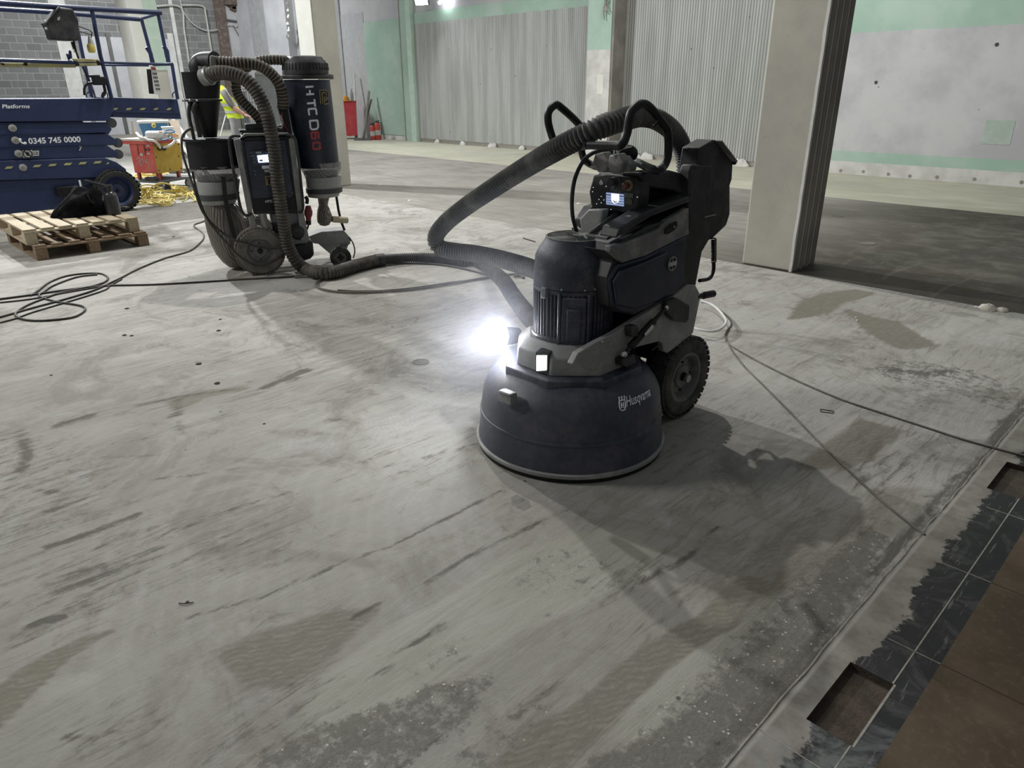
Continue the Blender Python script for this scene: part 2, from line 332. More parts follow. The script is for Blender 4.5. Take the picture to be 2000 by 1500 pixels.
def block_mat():
    n = NT('bare_concrete_blockwork')
    br = n.n('ShaderNodeTexBrick'); br.inputs['Scale'].default_value = 1.0; br.inputs['Brick Width'].default_value = .45; br.inputs['Row Height'].default_value = .225
    br.inputs['Mortar Size'].default_value = .011; br.inputs['Mortar Smooth'].default_value = .1
    br.inputs['Color1'].default_value = (0.155, 0.158, 0.155, 1); br.inputs['Color2'].default_value = (0.205, 0.207, 0.20, 1); br.inputs['Mortar'].default_value = (0.30, 0.30, 0.29, 1)
    sx = n.n('ShaderNodeSeparateXYZ'); n.put(sx.inputs[0], n.tc); cb = n.n('ShaderNodeCombineXYZ'); n.put(cb.inputs[0], sx.outputs[1]); n.put(cb.inputs[1], sx.outputs[2])
    n.put(br.inputs['Vector'], cb.outputs[0])
    a = n.noise(.8, 5, .65)
    c = n.mix(n.math('MULTIPLY', n.rng(a, .45, .7), .5), br.outputs['Color'], (0.27, 0.27, 0.26))
    st = n.noise(1.0, 4, .6, n.map((1, 7, .35)))
    c = n.mix(n.math('MULTIPLY', n.rng(st, .6, .72), .5), c, (0.42, 0.42, 0.40))
    return n.fin(c, .9, spec=.2)
m_block = block_mat()

# ------------------------------------------------------------ mesh builder
class MB:
    def __init__(s): s.v = []; s.f = []; s.mi = []; s.cur = 0
    def add(s, vs, fs):
        o = len(s.v); s.v += [tuple(v) for v in vs]; s.f += [tuple(i+o for i in f) for f in fs]; s.mi += [s.cur]*len(fs); return s
    def box(s, lo, hi, M=None):
        (a, b, c), (d, e, f) = lo, hi
        vs = [Vector(p) for p in ((a, b, c), (d, b, c), (d, e, c), (a, e, c), (a, b, f), (d, b, f), (d, e, f), (a, e, f))]
        if M: vs = [M @ v for v in vs]
        return s.add(vs, [(0, 3, 2, 1), (4, 5, 6, 7), (0, 1, 5, 4), (1, 2, 6, 5), (2, 3, 7, 6), (3, 0, 4, 7)])
    def beam(s, p, q, w, h, upv=(0, 0, 1)):
        p, q = Vector(p), Vector(q); d = (q-p).normalized(); sd = d.cross(Vector(upv))
        if sd.length < 1e-4: sd = d.cross(Vector((1, 0, 0)))
        sd.normalize(); u = sd.cross(d)
        vs = [e + sd*a*w/2 + u*b*h/2 for e in (p, q) for a, b in ((-1, -1), (1, -1), (1, 1), (-1, 1))]
        return s.add(vs, [(3, 2, 1, 0), (4, 5, 6, 7), (0, 1, 5, 4), (1, 2, 6, 5), (2, 3, 7, 6), (3, 0, 4, 7)])
    def prism(s, pts, off):
        off = Vector(off); pts = [Vector(p) for p in pts]; n = len(pts)
        vs = [p-off/2 for p in pts] + [p+off/2 for p in pts]
        return s.add(vs, [tuple(range(n-1, -1, -1)), tuple(range(n, 2*n))] + [(i, (i+1) % n, n+(i+1) % n, n+i) for i in range(n)])
    def rings(s, rings, capa=True, capb=True, closed=False):
        n = len(rings[0]); o = []
        vs = [v for r in rings for v in r]; fs = []
        m = len(rings)
        for i in range(m if closed else m-1):
            a, b = i*n, ((i+1) % m)*n
            for k in range(n): fs.append((a+k, a+(k+1) % n, b+(k+1) % n, b+k))
        if not closed:
            if capa: fs.append(tuple(range(n-1, -1, -1)))
            if capb: fs.append(tuple(range((m-1)*n, m*n)))
        return s.add(vs, fs)
    def lathe(s, prof, c, axis=(0, 0, 1), seg=48, capa=True, capb=True, mod=None):
        axis = Vector(axis).normalized(); c = Vector(c)
        a = axis.orthogonal().normalized() if abs(axis.z) < .999 else Vector((1, 0, 0)); b = axis.cross(a)
        rg = []
        for r, h in prof:
            rg.append([c + axis*h + (a*math.cos(t)+b*math.sin(t))*(r*(mod(t) if mod else 1)) for t in [2*math.pi*k/seg for k in range(seg)]])
        return s.rings(rg, capa, capb)
    def tube(s, pts, r, seg=10, closed=False, rfun=None, res=6, smooth=True):
        P = catmull(pts, res, closed) if smooth and len(pts) > 2 else [Vector(p) for p in pts]
        n = len(P); T = []
        for i in range(n):
            a = P[(i-1) % n] if closed or i > 0 else P[0]; b = P[(i+1) % n] if closed or i < n-1 else P[-1]
            T.append((b-a).normalized())
        N = T[0].orthogonal().normalized(); rg = []; L = 0
        for i in range(n):
            if i: L += (P[i]-P[i-1]).length
            N = (N - T[i]*N.dot(T[i])).normalized(); Bv = T[i].cross(N)
            rr = rfun(L, i/(n-1)) if rfun else r
            rg.append([P[i] + (N*math.cos(2*math.pi*k/seg)+Bv*math.sin(2*math.pi*k/seg))*rr for k in range(seg)])
        return s.rings(rg, closed=closed)
    def sphere(s, c, r, seg=16, rg=8, sc=(1, 1, 1)):
        c = Vector(c); R_ = []
        for i in range(rg+1):
            a = -math.pi/2+math.pi*i/rg; q = max(math.cos(a), .02)
            R_.append([c+Vector((r*sc[0]*q*math.cos(2*math.pi*k/seg), r*sc[1]*q*math.sin(2*math.pi*k/seg), r*sc[2]*math.sin(a))) for k in range(seg)])
        return s.rings(R_)
def catmull(pts, res, closed=False):
    P = [Vector(p) for p in pts]; n = len(P); out = []
    for i in range(n if closed else n-1):
        p0 = P[(i-1) % n] if closed or i > 0 else P[0]*2-P[1]; p1 = P[i]; p2 = P[(i+1) % n]
        p3 = P[(i+2) % n] if closed or i+2 < n else P[-1]*2-P[-2]
        for k in range(res):
            t = k/res
            out.append(.5*((2*p1)+(-p0+p2)*t+(2*p0-5*p1+4*p2-p3)*t*t+(-p0+3*p1-3*p2+p3)*t**3))
    if not closed: out.append(P[-1])
    return out
def resample(pts, step):
    P = catmull(pts, 40); out = [P[0]]; acc = 0
    for a, b in zip(P, P[1:]):
        d = (b-a).length
        while acc+d >= step:
            t = (step-acc)/d; a = a+(b-a)*t; out.append(a.copy()); d = (b-a).length; acc = 0
        acc += d
    return out

def obj(name, mb, m, parent=None, bev=0, ang=35, smooth=True):
    me = bpy.data.meshes.new(name); me.from_pydata(mb.v, [], mb.f); me.validate()
    for q in (m if isinstance(m, (list, tuple)) else [m]):
        if q: me.materials.append(q)
    if isinstance(m, (list, tuple)) and len(mb.mi) == len(me.polygons): me.polygons.foreach_set('material_index', mb.mi)
    o = bpy.data.objects.new(name, me); C.objects.link(o)
    if smooth and len(me.polygons):
        me.shade_smooth(); me.set_sharp_from_angle(angle=math.radians(ang))
    if bev:
        b = o.modifiers.new('bevel', 'BEVEL'); b.width = bev; b.segments = 2; b.limit_method = 'ANGLE'; b.angle_limit = math.radians(40); b.harden_normals = False
    if parent:
        o.parent = parent
        if Vector(parent.location).length: o.matrix_parent_inverse = Matrix.Translation(-Vector(parent.location))
    return o
def tag(o, label=None, cat=None, group=None, kind=None):
    if label: o['label'] = label
    if cat: o['category'] = cat
    if group: o['group'] = group
    if kind: o['kind'] = kind
    return o
def thing(name, loc, label, cat, group=None):
    o = bpy.data.objects.new(name, None); C.objects.link(o); o.location = loc; o.empty_display_size = .1
    return tag(o, label, cat, group)
def struct(name, mb, m, parent=None, bev=0, label=None):
    o = obj(name, mb, m, parent, bev)
    if not parent: o['kind'] = 'structure'
    if label: o['label'] = label
    return o
def font_mesh(txt, size=1.0, shear=0, spacing=1.0, bold=0.0, ext=0.0):
    cu = bpy.data.curves.new('lettering', 'FONT'); cu.body = txt; cu.size = size; cu.shear = shear; cu.space_character = spacing
    cu.offset = bold; cu.extrude = ext; cu.resolution_u = 3
    o = bpy.data.objects.new('lettering_tmp', cu); C.objects.link(o)
    bpy.context.view_layer.update()
    me = bpy.data.meshes.new_from_object(o.evaluated_get(bpy.context.evaluated_depsgraph_get()))
    bpy.data.objects.remove(o)
    vs = [v.co.copy() for v in me.vertices]; fs = [tuple(p.vertices) for p in me.polygons]
    xs = [v.x for v in vs]; ys = [v.y for v in vs]
    return vs, fs, (min(xs), max(xs), min(ys), max(ys))
def text_on(name, txt, tl, tr, bl, m, parent, nrm, bold=0, shear=0, spacing=1.0, lift=.003):
    """lettering laid on a flat surface between three corners (top-left, top-right, bottom-left)"""
    vs, fs, (x0, x1, y0, y1) = font_mesh(txt, 1, shear, spacing, bold)
    tl, tr, bl = Vector(tl), Vector(tr), Vector(bl); nrm = Vector(nrm).normalized()
    mb = MB(); P = [tl + (tr-tl)*((v.x-x0)/(x1-x0)) + (bl-tl)*((y1-v.y)/(y1-y0)) + nrm*lift for v in vs]
    mb.add(P, fs)
    return obj(name, mb, m, parent, smooth=False)

# ------------------------------------------------------------ floor
GX = -0.52; EX = -0.265; YZ = 5.95
def px_poly(pts): return np.array([G(x, y)[:2] for x, y in pts])
def soft_poly(P, poly, soft):
    """1 inside, falling to 0 over soft metres outside"""
    x, y = P[:, 0], P[:, 1]; n = len(poly)
    ins = np.zeros(len(P), bool); d = np.full(len(P), 1e9)
    for i in range(n):
        ax, ay = poly[i]; bx, by = poly[(i+1) % n]
        c = ((ay > y) != (by > y)) & (x < (bx-ax)*(y-ay)/((by-ay) if by != ay else 1e-9)+ax)
        ins ^= c
        vx, vy = bx-ax, by-ay; t = np.clip(((x-ax)*vx+(y-ay)*vy)/(vx*vx+vy*vy+1e-12), 0, 1)
        d = np.minimum(d, np.hypot(x-ax-t*vx, y-ay-t*vy))
    return np.where(ins, 1.0, np.clip(1-d/soft, 0, 1))
def soft_line(P, line, w):
    x, y = P[:, 0], P[:, 1]; d = np.full(len(P), 1e9)
    for i in range(len(line)-1):
        ax, ay = line[i]; bx, by = line[i+1]; vx, vy = bx-ax, by-ay
        t = np.clip(((x-ax)*vx+(y-ay)*vy)/(vx*vx+vy*vy+1e-12), 0, 1)
        d = np.minimum(d, np.hypot(x-ax-t*vx, y-ay-t*vy))
    return np.clip(1-d/w, 0, 1)
def add_ground():
    xs = np.concatenate([np.linspace(-34, -8.2, 90), np.arange(-8.1, GX-.001, .022), [GX]])
    ys = np.concatenate([np.linspace(-9, -.2, 20), np.arange(-.1, YZ-.001, .022), [YZ]])
    nx, ny = len(xs), len(ys); XX, YY = np.meshgrid(xs, ys); P = np.stack([XX.ravel(), YY.ravel()], 1)
    co = np.zeros((nx*ny, 3), np.float32); co[:, :2] = P
    ii, jj = np.meshgrid(np.arange(nx-1), np.arange(ny-1)); a = (jj*nx+ii).ravel()
    f = np.stack([a, a+1, a+1+nx, a+nx], 1).astype(np.int32)
    me = bpy.data.meshes.new('floor'); me.vertices.add(len(co)); me.vertices.foreach_set('co', co.ravel())
    me.loops.add(f.size); me.loops.foreach_set('vertex_index', f.ravel()); me.polygons.add(len(f))
    me.polygons.foreach_set('loop_start', np.arange(0, f.size, 4, dtype=np.int32)); me.update()
    col = np.zeros((len(co), 4), np.float32)
    near = (P[:, 0] > -8.3) & (P[:, 1] > -.3)
    Q = P[near]; A = np.zeros((len(Q), 4), np.float32)
    def poly(ch, pts, amt=1, soft=.05): A[:, ch] = np.maximum(A[:, ch], soft_poly(Q, px_poly(pts), soft)*amt)
    def line(ch, pts, w, amt=1): A[:, ch] = np.maximum(A[:, ch], soft_line(Q, px_poly(pts), w)*amt)
    # brown dust: wedge shaped sweeps and wheel tracks
    poly(0, [(432,1276),(520,1236),(640,1200),(732,1192),(656,1272),(624,1300),(560,1340),(480,1330)], .95, .03)
    poly(0, [(0,1344),(52,1304),(132,1260),(216,1232),(132,1284),(80,1332),(44,1368),(0,1416)], 1.3, .02)
    poly(0, [(976,1496),(1040,1424),(1124,1384),(1164,1356),(1204,1312),(1276,1256),(1324,1228),(1364,1208),(1412,1156),(1460,1128),(1496,1136),(1432,1220),(1380,1248),(1300,1300),(1232,1368),(1172,1432),(1100,1500)], 1.2, .02)
    poly(0, [(1544,623),(1568,590),(1610,575),(1670,566),(1703,572),(1640,593),(1622,608),(1568,620)], 1, .05)
    poly(0, [(1655,605),(1700,620),(1751,629),(1790,656),(1820,674),(1760,680),(1724,662),(1688,638)], 1, .06)
    poly(0, [(1561,912),(1631,861),(1687,823),(1761,842),(1696,893),(1612,912)], 1, .05)
    poly(0, [(1300,960),(1480,940),(1560,1020),(1420,1090),(1330,1060)], .4, .12)
    poly(0, [(1340,1160),(1560,1030),(1700,960),(1780,960),(1600,1110),(1480,1180)], .55, .08)
    poly(0, [(340,1010),(480,985),(560,1000),(540,1060),(400,1080)], .5, .08)
    poly(0, [(500,700),(700,650),(880,640),(870,700),(650,720)], .35, .1)
    poly(0, [(270,792),(390,765),(480,758),(400,775),(345,800),(330,780)], 1.0, .05)
    poly(0, [(1100,560),(1300,560),(1350,660),(1300,760)], .2, .1)
    # dark scuffs
    for pts, w, a in (([(517,756),(560,740),(597,724)], .06, 1.1), ([(270,792),(347,776),(440,762)], .035, .75), ([(347,776),(345,815),(355,846)], .06, .55),
                      ([(108,832),(140,822),(175,812)], .055, .9), ([(45,860),(55,890),(40,920)], .05, 1.0), ([(640,820),(668,818)], .05, .7),
                      ([(92,1068),(180,1040),(272,1004)], .028, 1.15), ([(100,1160),(210,1118),(312,1072)], .022, .9), ([(190,1070),(205,1115)], .02, .6), ([(230,1070),(240,1108)], .02, .5),
                      ([(55,1222),(85,1212),(120,1207)], .020, 1.5), ([(88,1000),(130,985),(264,944)], .02, .8), ([(60,955),(110,962)], .04, .7), ([(348,1040),(400,1010),(480,985),(576,960)], .022, .75),
                      ([(288,938),(400,925),(480,912)], .02, .6), ([(360,1208),(520,1164),(600,1128),(700,1088),(760,1068),(852,1024),(980,958)], .018, .8),
                      ([(230,1490),(340,1420),(440,1366)], .012, .6), ([(690,1206),(820,1140),(892,1100),(1020,1036),(1110,995)], .016, .85),
                      ([(505,1490),(560,1450),(700,1350),(800,1262),(880,1215)], .014, .75), ([(780,1500),(880,1420),(950,1360),(1050,1290)], .014, .6),
                      ([(640,940),(700,925),(800,900),(940,865)], .02, .5), ([(0,860),(60,845),(130,830)], .02, .5), ([(700,690),(800,672),(900,650)], .02, .35),
                      ([(1000,1400),(1100,1330)], .02, .3), ([(1250,1140),(1340,1090),(1400,1030)], .018, .9), ([(180,1440),(250,1425),(268,1400)], .016, .7), ([(130,1440),(150,1445)], .02, .8),
                      ([(1740,722),(1800,730),(1850,725)], .10, .8), ([(1720,700),(1790,712),(1900,724)], .03, .6), ([(620,730),(760,690),(810,684)], .02, .45), ([(80,905),(180,895),(330,888)], .03, .45),
                      ([(820,660),(900,700),(980,735)], .05, .3), ([(360,840),(420,815),(480,800)], .02, .4), ([(200,870),(330,850)], .03, .35)):
        line(1, pts, w, a)
    for pts, a, so in (([(0,850),(90,860),(190,930),(160,1020),(0,1060)], .34, .18), ([(60,1090),(300,1020),(330,1080),(200,1180),(80,1230)], .33, .15), ([(0,1060),(60,1050),(90,1180),(60,1240),(0,1250)], .28, .12), ([(280,1160),(560,1090),(600,1010),(420,1040),(300,1100)], .22, .15),
                       ([(620,880),(800,850),(900,900),(700,950)], .2, .15), ([(140,1420),(260,1380),(330,1420),(230,1490),(120,1480)], .30, .08), ([(480,1340),(640,1330),(560,1440),(420,1480)], .28, .10), ([(1640,880),(1760,840),(1830,850),(1700,960)], .35, .10),
                       ([(1120,1150),(1300,1090),(1400,1110),(1250,1230)], .22, .08)): poly(1, pts, a, so)
    line(1, [(1480,1420),(1600,1290),(1700,1180),(1800,1060),(1900,925),(2000,800)], .035, 1.0)
    for q in range(46):
        x = random.uniform(0, 1350); y = random.uniform(560, 1480); l = random.uniform(20, 110); s_ = -.28-random.uniform(0, .22)
        line(1, [(x, y), (x+l, y+l*s_)], random.uniform(.006, .02), random.uniform(.25, .5))
    # olive tinted swept zones
    poly(2, [(640,1330),(760,1240),(860,1190),(1020,1080),(1180,1040),(1280,1080),(1200,1150),(1000,1230),(860,1320),(700,1400),(600,1440)], .9, .06)
    poly(2, [(1100,1420),(1300,1260),(1420,1180),(1500,1170),(1380,1300),(1260,1440)], .7, .06)
    poly(2, [(0,1420),(90,1330),(240,1260),(330,1330),(200,1450),(60,1500),(0,1500)], .5, .08)
    # exposed aggregate
    poly(3, [(700,1420),(830,1350),(950,1325),(900,1420),(760,1500),(500,1500),(640,1420)], .85, .05)
    poly(3, [(500,1495),(640,1415),(796,1366),(796,1500)], .9, .04)
    poly(3, [(1140,1500),(1276,1440),(1348,1388),(1404,1332),(1500,1250),(1560,1190),(1620,1100),(1700,1030),(1730,1050),(1640,1190),(1500,1380),(1400,1500)], 1.0, .04)
    poly(3, [(1000,1140),(1040,1088),(1100,1072),(1172,1088),(1200,1124),(1120,1156),(1040,1156)], .55, .04)
    poly(3, [(780,1310),(840,1270),(915,1240),(900,1280),(820,1320)], .6, .02)
    poly(3, [(860,1500),(960,1400),(1080,1370),(1060,1410),(960,1500)], .6, .03)
    poly(3, [(1690,720),(1780,705),(1900,725),(1990,760),(1960,800),(1850,760),(1750,745)], .7, .08)
    poly(3, [(380,1500),(460,1430),(560,1390),(520,1450),(450,1500)], .4, .04)
    col[near] = A
    ww = np.clip(1-np.abs(Q[:, 0]-(GX-.030))/.045, 0, 1)*(.75+.35*np.sin(Q[:, 1]*7)*np.sin(Q[:, 1]*2.3)); A[:, 1] = np.maximum(A[:, 1], ww)
    wa = np.clip(1-np.abs(Q[:, 0]-(GX-.10))/.22, 0, 1)*np.clip((2.6-Q[:, 1])/.5, 0, 1); A[:, 3] = np.maximum(A[:, 3], wa)
    col[near] = A
    at = me.attributes.new('dust', 'FLOAT_COLOR', 'POINT'); at.data.foreach_set('color', col.ravel())
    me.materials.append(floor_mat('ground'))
    o = bpy.data.objects.new('floor', me); C.objects.link(o); o['kind'] = 'structure'
    return o
floor = add_ground()
m_mid = floor_mat('mid'); m_strip = floor_mat('strip')
mb = MB(); mb.add([(-34, YZ, 0), (12, YZ, 0), (12, 10.68, 0), (-34, 10.68, 0)], [(0, 1, 2, 3)])
struct('floor_worn_bay', mb, m_mid, floor, label='unswept brown concrete beyond the ground bay').name = 'worn_bay'
mb = MB(); mb.add([(-34, 10.68, 0), (12, 10.68, 0), (12, 13.9, 0), (-34, 13.9, 0)], [(0, 1, 2, 3)])
struct('pale_strip', mb, m_strip, floor, label='paler floor strip along the wall')
# slate border with two cut-outs, brown tiles beyond
HX0, HX1 = -.445, -.325; HOLES = ((1.475, 1.755), (3.09, 3.40)); HD = .022
mb = MB()
ycuts = [-9, HOLES[0][0], HOLES[0][1], HOLES[1][0], HOLES[1][1], YZ]
for k in range(5):
    a, b = ycuts[k], ycuts[k+1]
    if k in (1, 3):
        mb.add([(GX, a, 0), (HX0, a, 0), (HX0, b, 0), (GX, b, 0)], [(0, 1, 2, 3)]); mb.add([(HX1, a, 0), (EX, a, 0), (EX, b, 0), (HX1, b, 0)], [(0, 1, 2, 3)])
    else: mb.add([(GX, a, 0), (EX, a, 0), (EX, b, 0), (GX, b, 0)], [(0, 1, 2, 3)])
struct('border_strip', mb, border_mat(), floor, label='dust-covered slate border strip')
m_soil = mat('dark_screed_pocket', (0.045, 0.034, 0.024), .95, col2=(.085, .066, .048), nscale=14, bump=.6)
for i, (a, b) in enumerate(HOLES):
    mb = MB()
    mb.add([(HX0, a, 0), (HX1, a, 0), (HX1, b, 0), (HX0, b, 0), (HX0, a, -HD), (HX1, a, -HD), (HX1, b, -HD), (HX0, b, -HD)],
           [(0, 1, 5, 4), (1, 2, 6, 5), (2, 3, 7, 6), (3, 0, 4, 7), (4, 5, 6, 7)])
    struct('cut_out_pocket', mb, m_soil, floor, label='rectangular pocket cut in the slate border')
mb = MB(); mb.add([(EX, -9, 0), (12, -9, 0), (12, YZ, 0), (EX, YZ, 0)], [(0, 1, 2, 3)])
struct('brown_tiling', mb, terracotta_mat(), floor, label='brown floor tiles')
m_grout = mat('pale_joint', (0.30, 0.29, 0.26), .9, col2=(.18, .17, .15), nscale=30)
m_joint = mat('dark_tile_joint', (0.035, 0.025, 0.018), .9)
mb = MB()
mb.box((-.3345, -2, 0), (-.3305, HOLES[0][0], .0006)); mb.box((-.3295, HOLES[0][0], 0), (-.3235, HOLES[0][1], .0008)); mb.box((-.3345, HOLES[0][1], 0), (-.3305, HOLES[1][0], .0006)); mb.box((-.3345, HOLES[1][1], 0), (-.3305, YZ, .0006))
for y in (1.36, 1.925, 2.43, 2.93, 3.5, 4.05, 4.6): mb.box((GX if y < 1.5 else -.405, y-.0015, 0), (EX, y+.0015, .0006))
struct('slate_joint', mb, m_grout, floor, label='pale joint lines in the slate')
mb = MB()
for y in (.86, 1.39, 1.925, 2.43, 2.93, 3.5, 4.05): mb.box((EX, y-.002, 0), (4, y+.002, .0005))
for x in (.27, .80): mb.box((x-.002, -2, 0), (x+.002, 5, .0005))
struct('tile_joint', mb, m_joint, floor, label='dark joint lines between brown tiles')
# raised ragged lip and groove along the border
mb = MB(); rg = []
for k in range(240):
    y = .4 + k*.023; a = .006*mnoise.noise(Vector((y*7, 0, 0))); h = .0025+.004*mnoise.noise(Vector((y*14, 3, 0)))
    rg.append([Vector((GX-.004+a, y, -.003)), Vector((GX-.001+a, y, h)), Vector((GX+.003+a, y, h*.9)), Vector((GX+.007+a, y, -.003))])
mb.rings(rg)
struct('border_lip', mb, m_grout, floor, label='rough raised lip along the slate border')

# ------------------------------------------------------------ walls
WH = 7.6; WY = 13.8; WX = -29.5
mb = MB(); mb.box((WX-.3, WY, 0), (12, WY+.3, WH)); wall_b = struct('wall_back', mb, m_wallgrey)
mb = MB(); mb.box((WX-.3, -14, 0), (WX, WY, WH)); wall_l = struct('wall_left', mb, m_block)
def panel(name, x0, x1, z0, z1, m, label, t=.02, y=WY):
    mb = MB(); mb.box((x0, y-t, z0), (x1, y, z1)); return struct(name, mb, m, wall_b, label=label)
panel('ribbed_panel', -18.15, -11.30, .10, 3.18, m_rib, 'grey vertically ribbed adhesive area')
panel('ribbed_panel', -10.55, -6.9, .10, 5.2, m_rib, 'second grey ribbed area between pilaster and pillar', .022)
panel('green_paint', -20.72, -18.72, .13, 3.36, m_wallgreen, 'mint green painted wall')
panel('green_paint', -18.2, -11.25, 3.18, 3.47, m_wallgreen, 'mint green band over the ribbed area')
panel('whitewash', -6.9, 4, .40, 2.335, m_wallwhite, 'pitted whitewashed wall')
panel('green_paint', -6.9, 4, 2.335, 6, m_wallgreen, 'mint green upper wall')
panel('green_paint', -6.9, 4, .22, .40, m_wallgreen, 'mint green stripe above the skirting')
panel('green_paint', -3.35, -2.95, .62, .98, mat('faded_mint', (.36, .44, .38), .9, col2=(.46, .50, .47), nscale=5), 'square of older green paint', .024)
panel('skirting', -6.9, 4, 0, .22, m_wallskirt, 'chipped white skirting')
panel('skirting', -20.3, -18.4, 0, .14, m_wallskirt, 'white skirting below the green wall')
panel('broken_plaster', -18.15, -11.3, 0, .10, m_patch, 'broken edge under the ribbed wall', .012)
panel('broken_plaster', -10.55, -6.9, 0, .10, m_patch, 'broken edge under the ribbed wall', .012)
m_skdisc = mat('skirting_filler', (0.25, 0.225, 0.19), .9)
for px_, py_ in ((1642, 333), (1686, 335), (1735, 340), (1777, 344), (1830, 346), (1903, 350), (1995, 356), (1711, 161), (1947, 87)):
    p = PY(px_, py_, WY-.02); mb = MB(); mb.lathe([(.028, 0), (.028, .004)], p, (0, -1, 0), 14)
    struct('filled_hole', mb, m_skdisc if py_ > 200 else m_stone, wall_b)
# ragged white plaster lumps at the foot of the ribbed wall
k = 0
for px_ in (855, 905, 960, 965, 1020, 1200, 1246, 1262, 1268, 1438, 1448, 1455):
    g = PY(px_, 276+(px_-820)*.0815, WY-.05); mb = MB(); s_ = random.uniform(.06, .14)
    for i_ in range(1):
        rg = []
        for i in range(6):
            a = math.pi*i/5*.5; rg.append([Vector((g.x+s_*1.1*math.cos(a)*math.cos(t)*(1+.6*mnoise.noise(Vector((t, px_, i*.5)))), WY-.07+.05*math.cos(a)*math.sin(t), s_*.95*math.sin(a)*(1+.5*mnoise.noise(Vector((t*1.3, px_*.1, 2)))))) for t in [2*math.pi*q/12 for q in range(12)]])
        mb.rings(rg)
    struct('plaster_lump', mb, m_wallskirt, wall_b)
# pilasters on the back wall
mb = MB(); mb.box((-11.30, WY-.42, 0), (-10.60, WY, WH)); pil1 = struct('trim_1', mb, m_concd)
mb = MB(); mb.box((-11.32, WY-.44, 2.25), (-10.66, WY-.42, WH)); struct('green_face', mb, m_wallgreen, pil1, label='mint green upper face')
mb = MB(); mb.box((-11.32, WY-.44, 0), (-10.66, WY-.42, 2.25)); struct('cream_face', mb, m_wallskirt, pil1, label='cream lower face')
mb = MB(); mb.box((-11.0, WY-.445, 1.35), (-10.82, WY-.438, 1.75)); struct('filler_patch', mb, m_concw, pil1, label='white filler patch')
mb = MB(); mb.box((-18.72, WY-.10, 0), (-18.2, WY, WH)); pil2 = struct('trim_2', mb, m_wallgreen)
mb = MB(); mb.box((-18.76, WY-.105, 0), (-18.71, WY-.0, WH)); struct('dark_joint', mb, m_concd, pil2, label='dark joint line')
mb = MB(); mb.box((-18.42, WY-.11, 0), (-18.195, WY, WH)); struct('pale_edge', mb, mat('pale_mint_edge', (.46, .60, .50), .85, col2=(.56, .66, .58)), pil2, label='paler mint edge')
p0, p1 = PY(1186, 30, WY-.45), PY(1187, 2, WY-.45); mb = MB(); 
for q in range(5): mb.tube([p1+Vector((.05*q-.1, 0, .1)), p1.lerp(p0, .5)+Vector((random.uniform(-.08, .08), -.05, 0)), p0+Vector((random.uniform(-.08, .08), -.04, random.uniform(-.1, .1)))], .012, 6)
struct('loose_wires', mb, m_patch, pil1)
# far corner
mb = MB(); mb.box((-26.4, WY-.35, 0), (-24.9, WY, WH)); tr = struct('trim_3', mb, m_wallgrey)
mb = MB(); mb.box((-28.2, WY-.05, 0), (-22.0, WY, WH)); struct('grey_render', mb, mat('grey_render', (.33, .335, .335), .9, col2=(.40, .40, .40)), wall_b, label='darker grey render in the far corner')
mb = MB(); mb.box((-22.3, WY-.015, 0), (-20.72, WY, 3.65)); struct('grey_dado', mb, mat('grey_dado_paint', (.40, .41, .41), .9, col2=(.46, .46, .46)), wall_b, label='grey dado')
# left wall details
def lpanel(name, y0, y1, z0, z1, m, label, t=.03, par=None):
    mb = MB(); mb.box((WX, y0, z0), (WX+t, y1, z1)); return struct(name, mb, m, par or wall_l, label=label)
lpanel('white_render', 13.35, 13.8, 1.4, WH, m_wallwhite, 'white painted end of the wall')
lpanel('painted_area', 8.1, 11.1, 0.0, 3.2, m_wallgrey, 'pale painted lower wall')
lpanel('rusty_edge', 13.0, 13.38, 0, WH, m_rust, 'brown rusty stanchion', .12)
lpanel('pale_stripe', 7.45, 7.95, 0, WH, m_wallskirt, 'pale vertical stripe')
lpanel('pale_stripe', 11.35, 11.48, 0, WH, m_wallskirt, 'narrow pale vertical stripe')
lpanel('pale_stripe', 11.10, 11.30, 0, 3.4, m_wallskirt, 'short pale vertical stripe')
lpanel('dark_stripe', 9.0, 9.12, 0, 3.3, m_piped, 'dark vertical pipe on the painted wall', .08)
def pipe(name, pts, r, m, par=wall_l, label=None, seg=8):
    mb = MB(); mb.tube(pts, r, seg); o = obj(name, mb, m, par)
    if label: o['label'] = label
    return o
xw = WX+.1
pipe('conduit', [(xw, 9.55, 0), (xw, 9.55, 3), (xw, 9.6, 6)], .045, m_pipe, label='pale vertical conduit')
pipe('conduit', [PX(352, 10, xw), PX(395, 12, xw), PX(402, 30, xw), PX(410, 80, xw), PX(416, 118, xw)], .035, m_pipe, label='bent conduit')
pipe('conduit', [PX(300, 12, xw), PX(352, 14, xw), PX(360, 60, xw), PX(372, 140, xw)], .035, m_pipe, label='pale conduit with an elbow')
pipe('hanging_cable', [PX(352, 0, xw), PX(358, 22, xw), PX(375, 45, xw), PX(400, 59, xw), PX(425, 58, xw), PX(445, 49, xw), PX(462, 47, xw+.2)], .02, m_label, label='slack pale cable hanging on the block wall')
pipe('hanging_cable', [PX(455, 50, xw), PX(470, 75, xw), PX(490, 92, xw), PX(528, 101, xw)], .015, m_piped, label='thin dark cable hanging on the white wall')
pipe('bracket_rail', [PX(434, 38, xw), PX(485, 42, xw), PX(486.5, 15, xw)], .035, m_piped, label='dark bracket rail')
mb = MB(); mb.box((WX, 13.4, 4.45), (WX+.35, 13.8, WH)); 
bw = PX(450, 8, WX)
for q in range(26):
    p = PX(random.uniform(445, 535), random.uniform(-4, 20), WX+.1); s_ = random.uniform(.05, .16)
    mb.box((-.1, -s_, -s_*.6), (.12, s_, s_*.6), Matrix.Translation(p) @ Matrix.Rotation(random.uniform(-.5, .5), 4, 'X'))
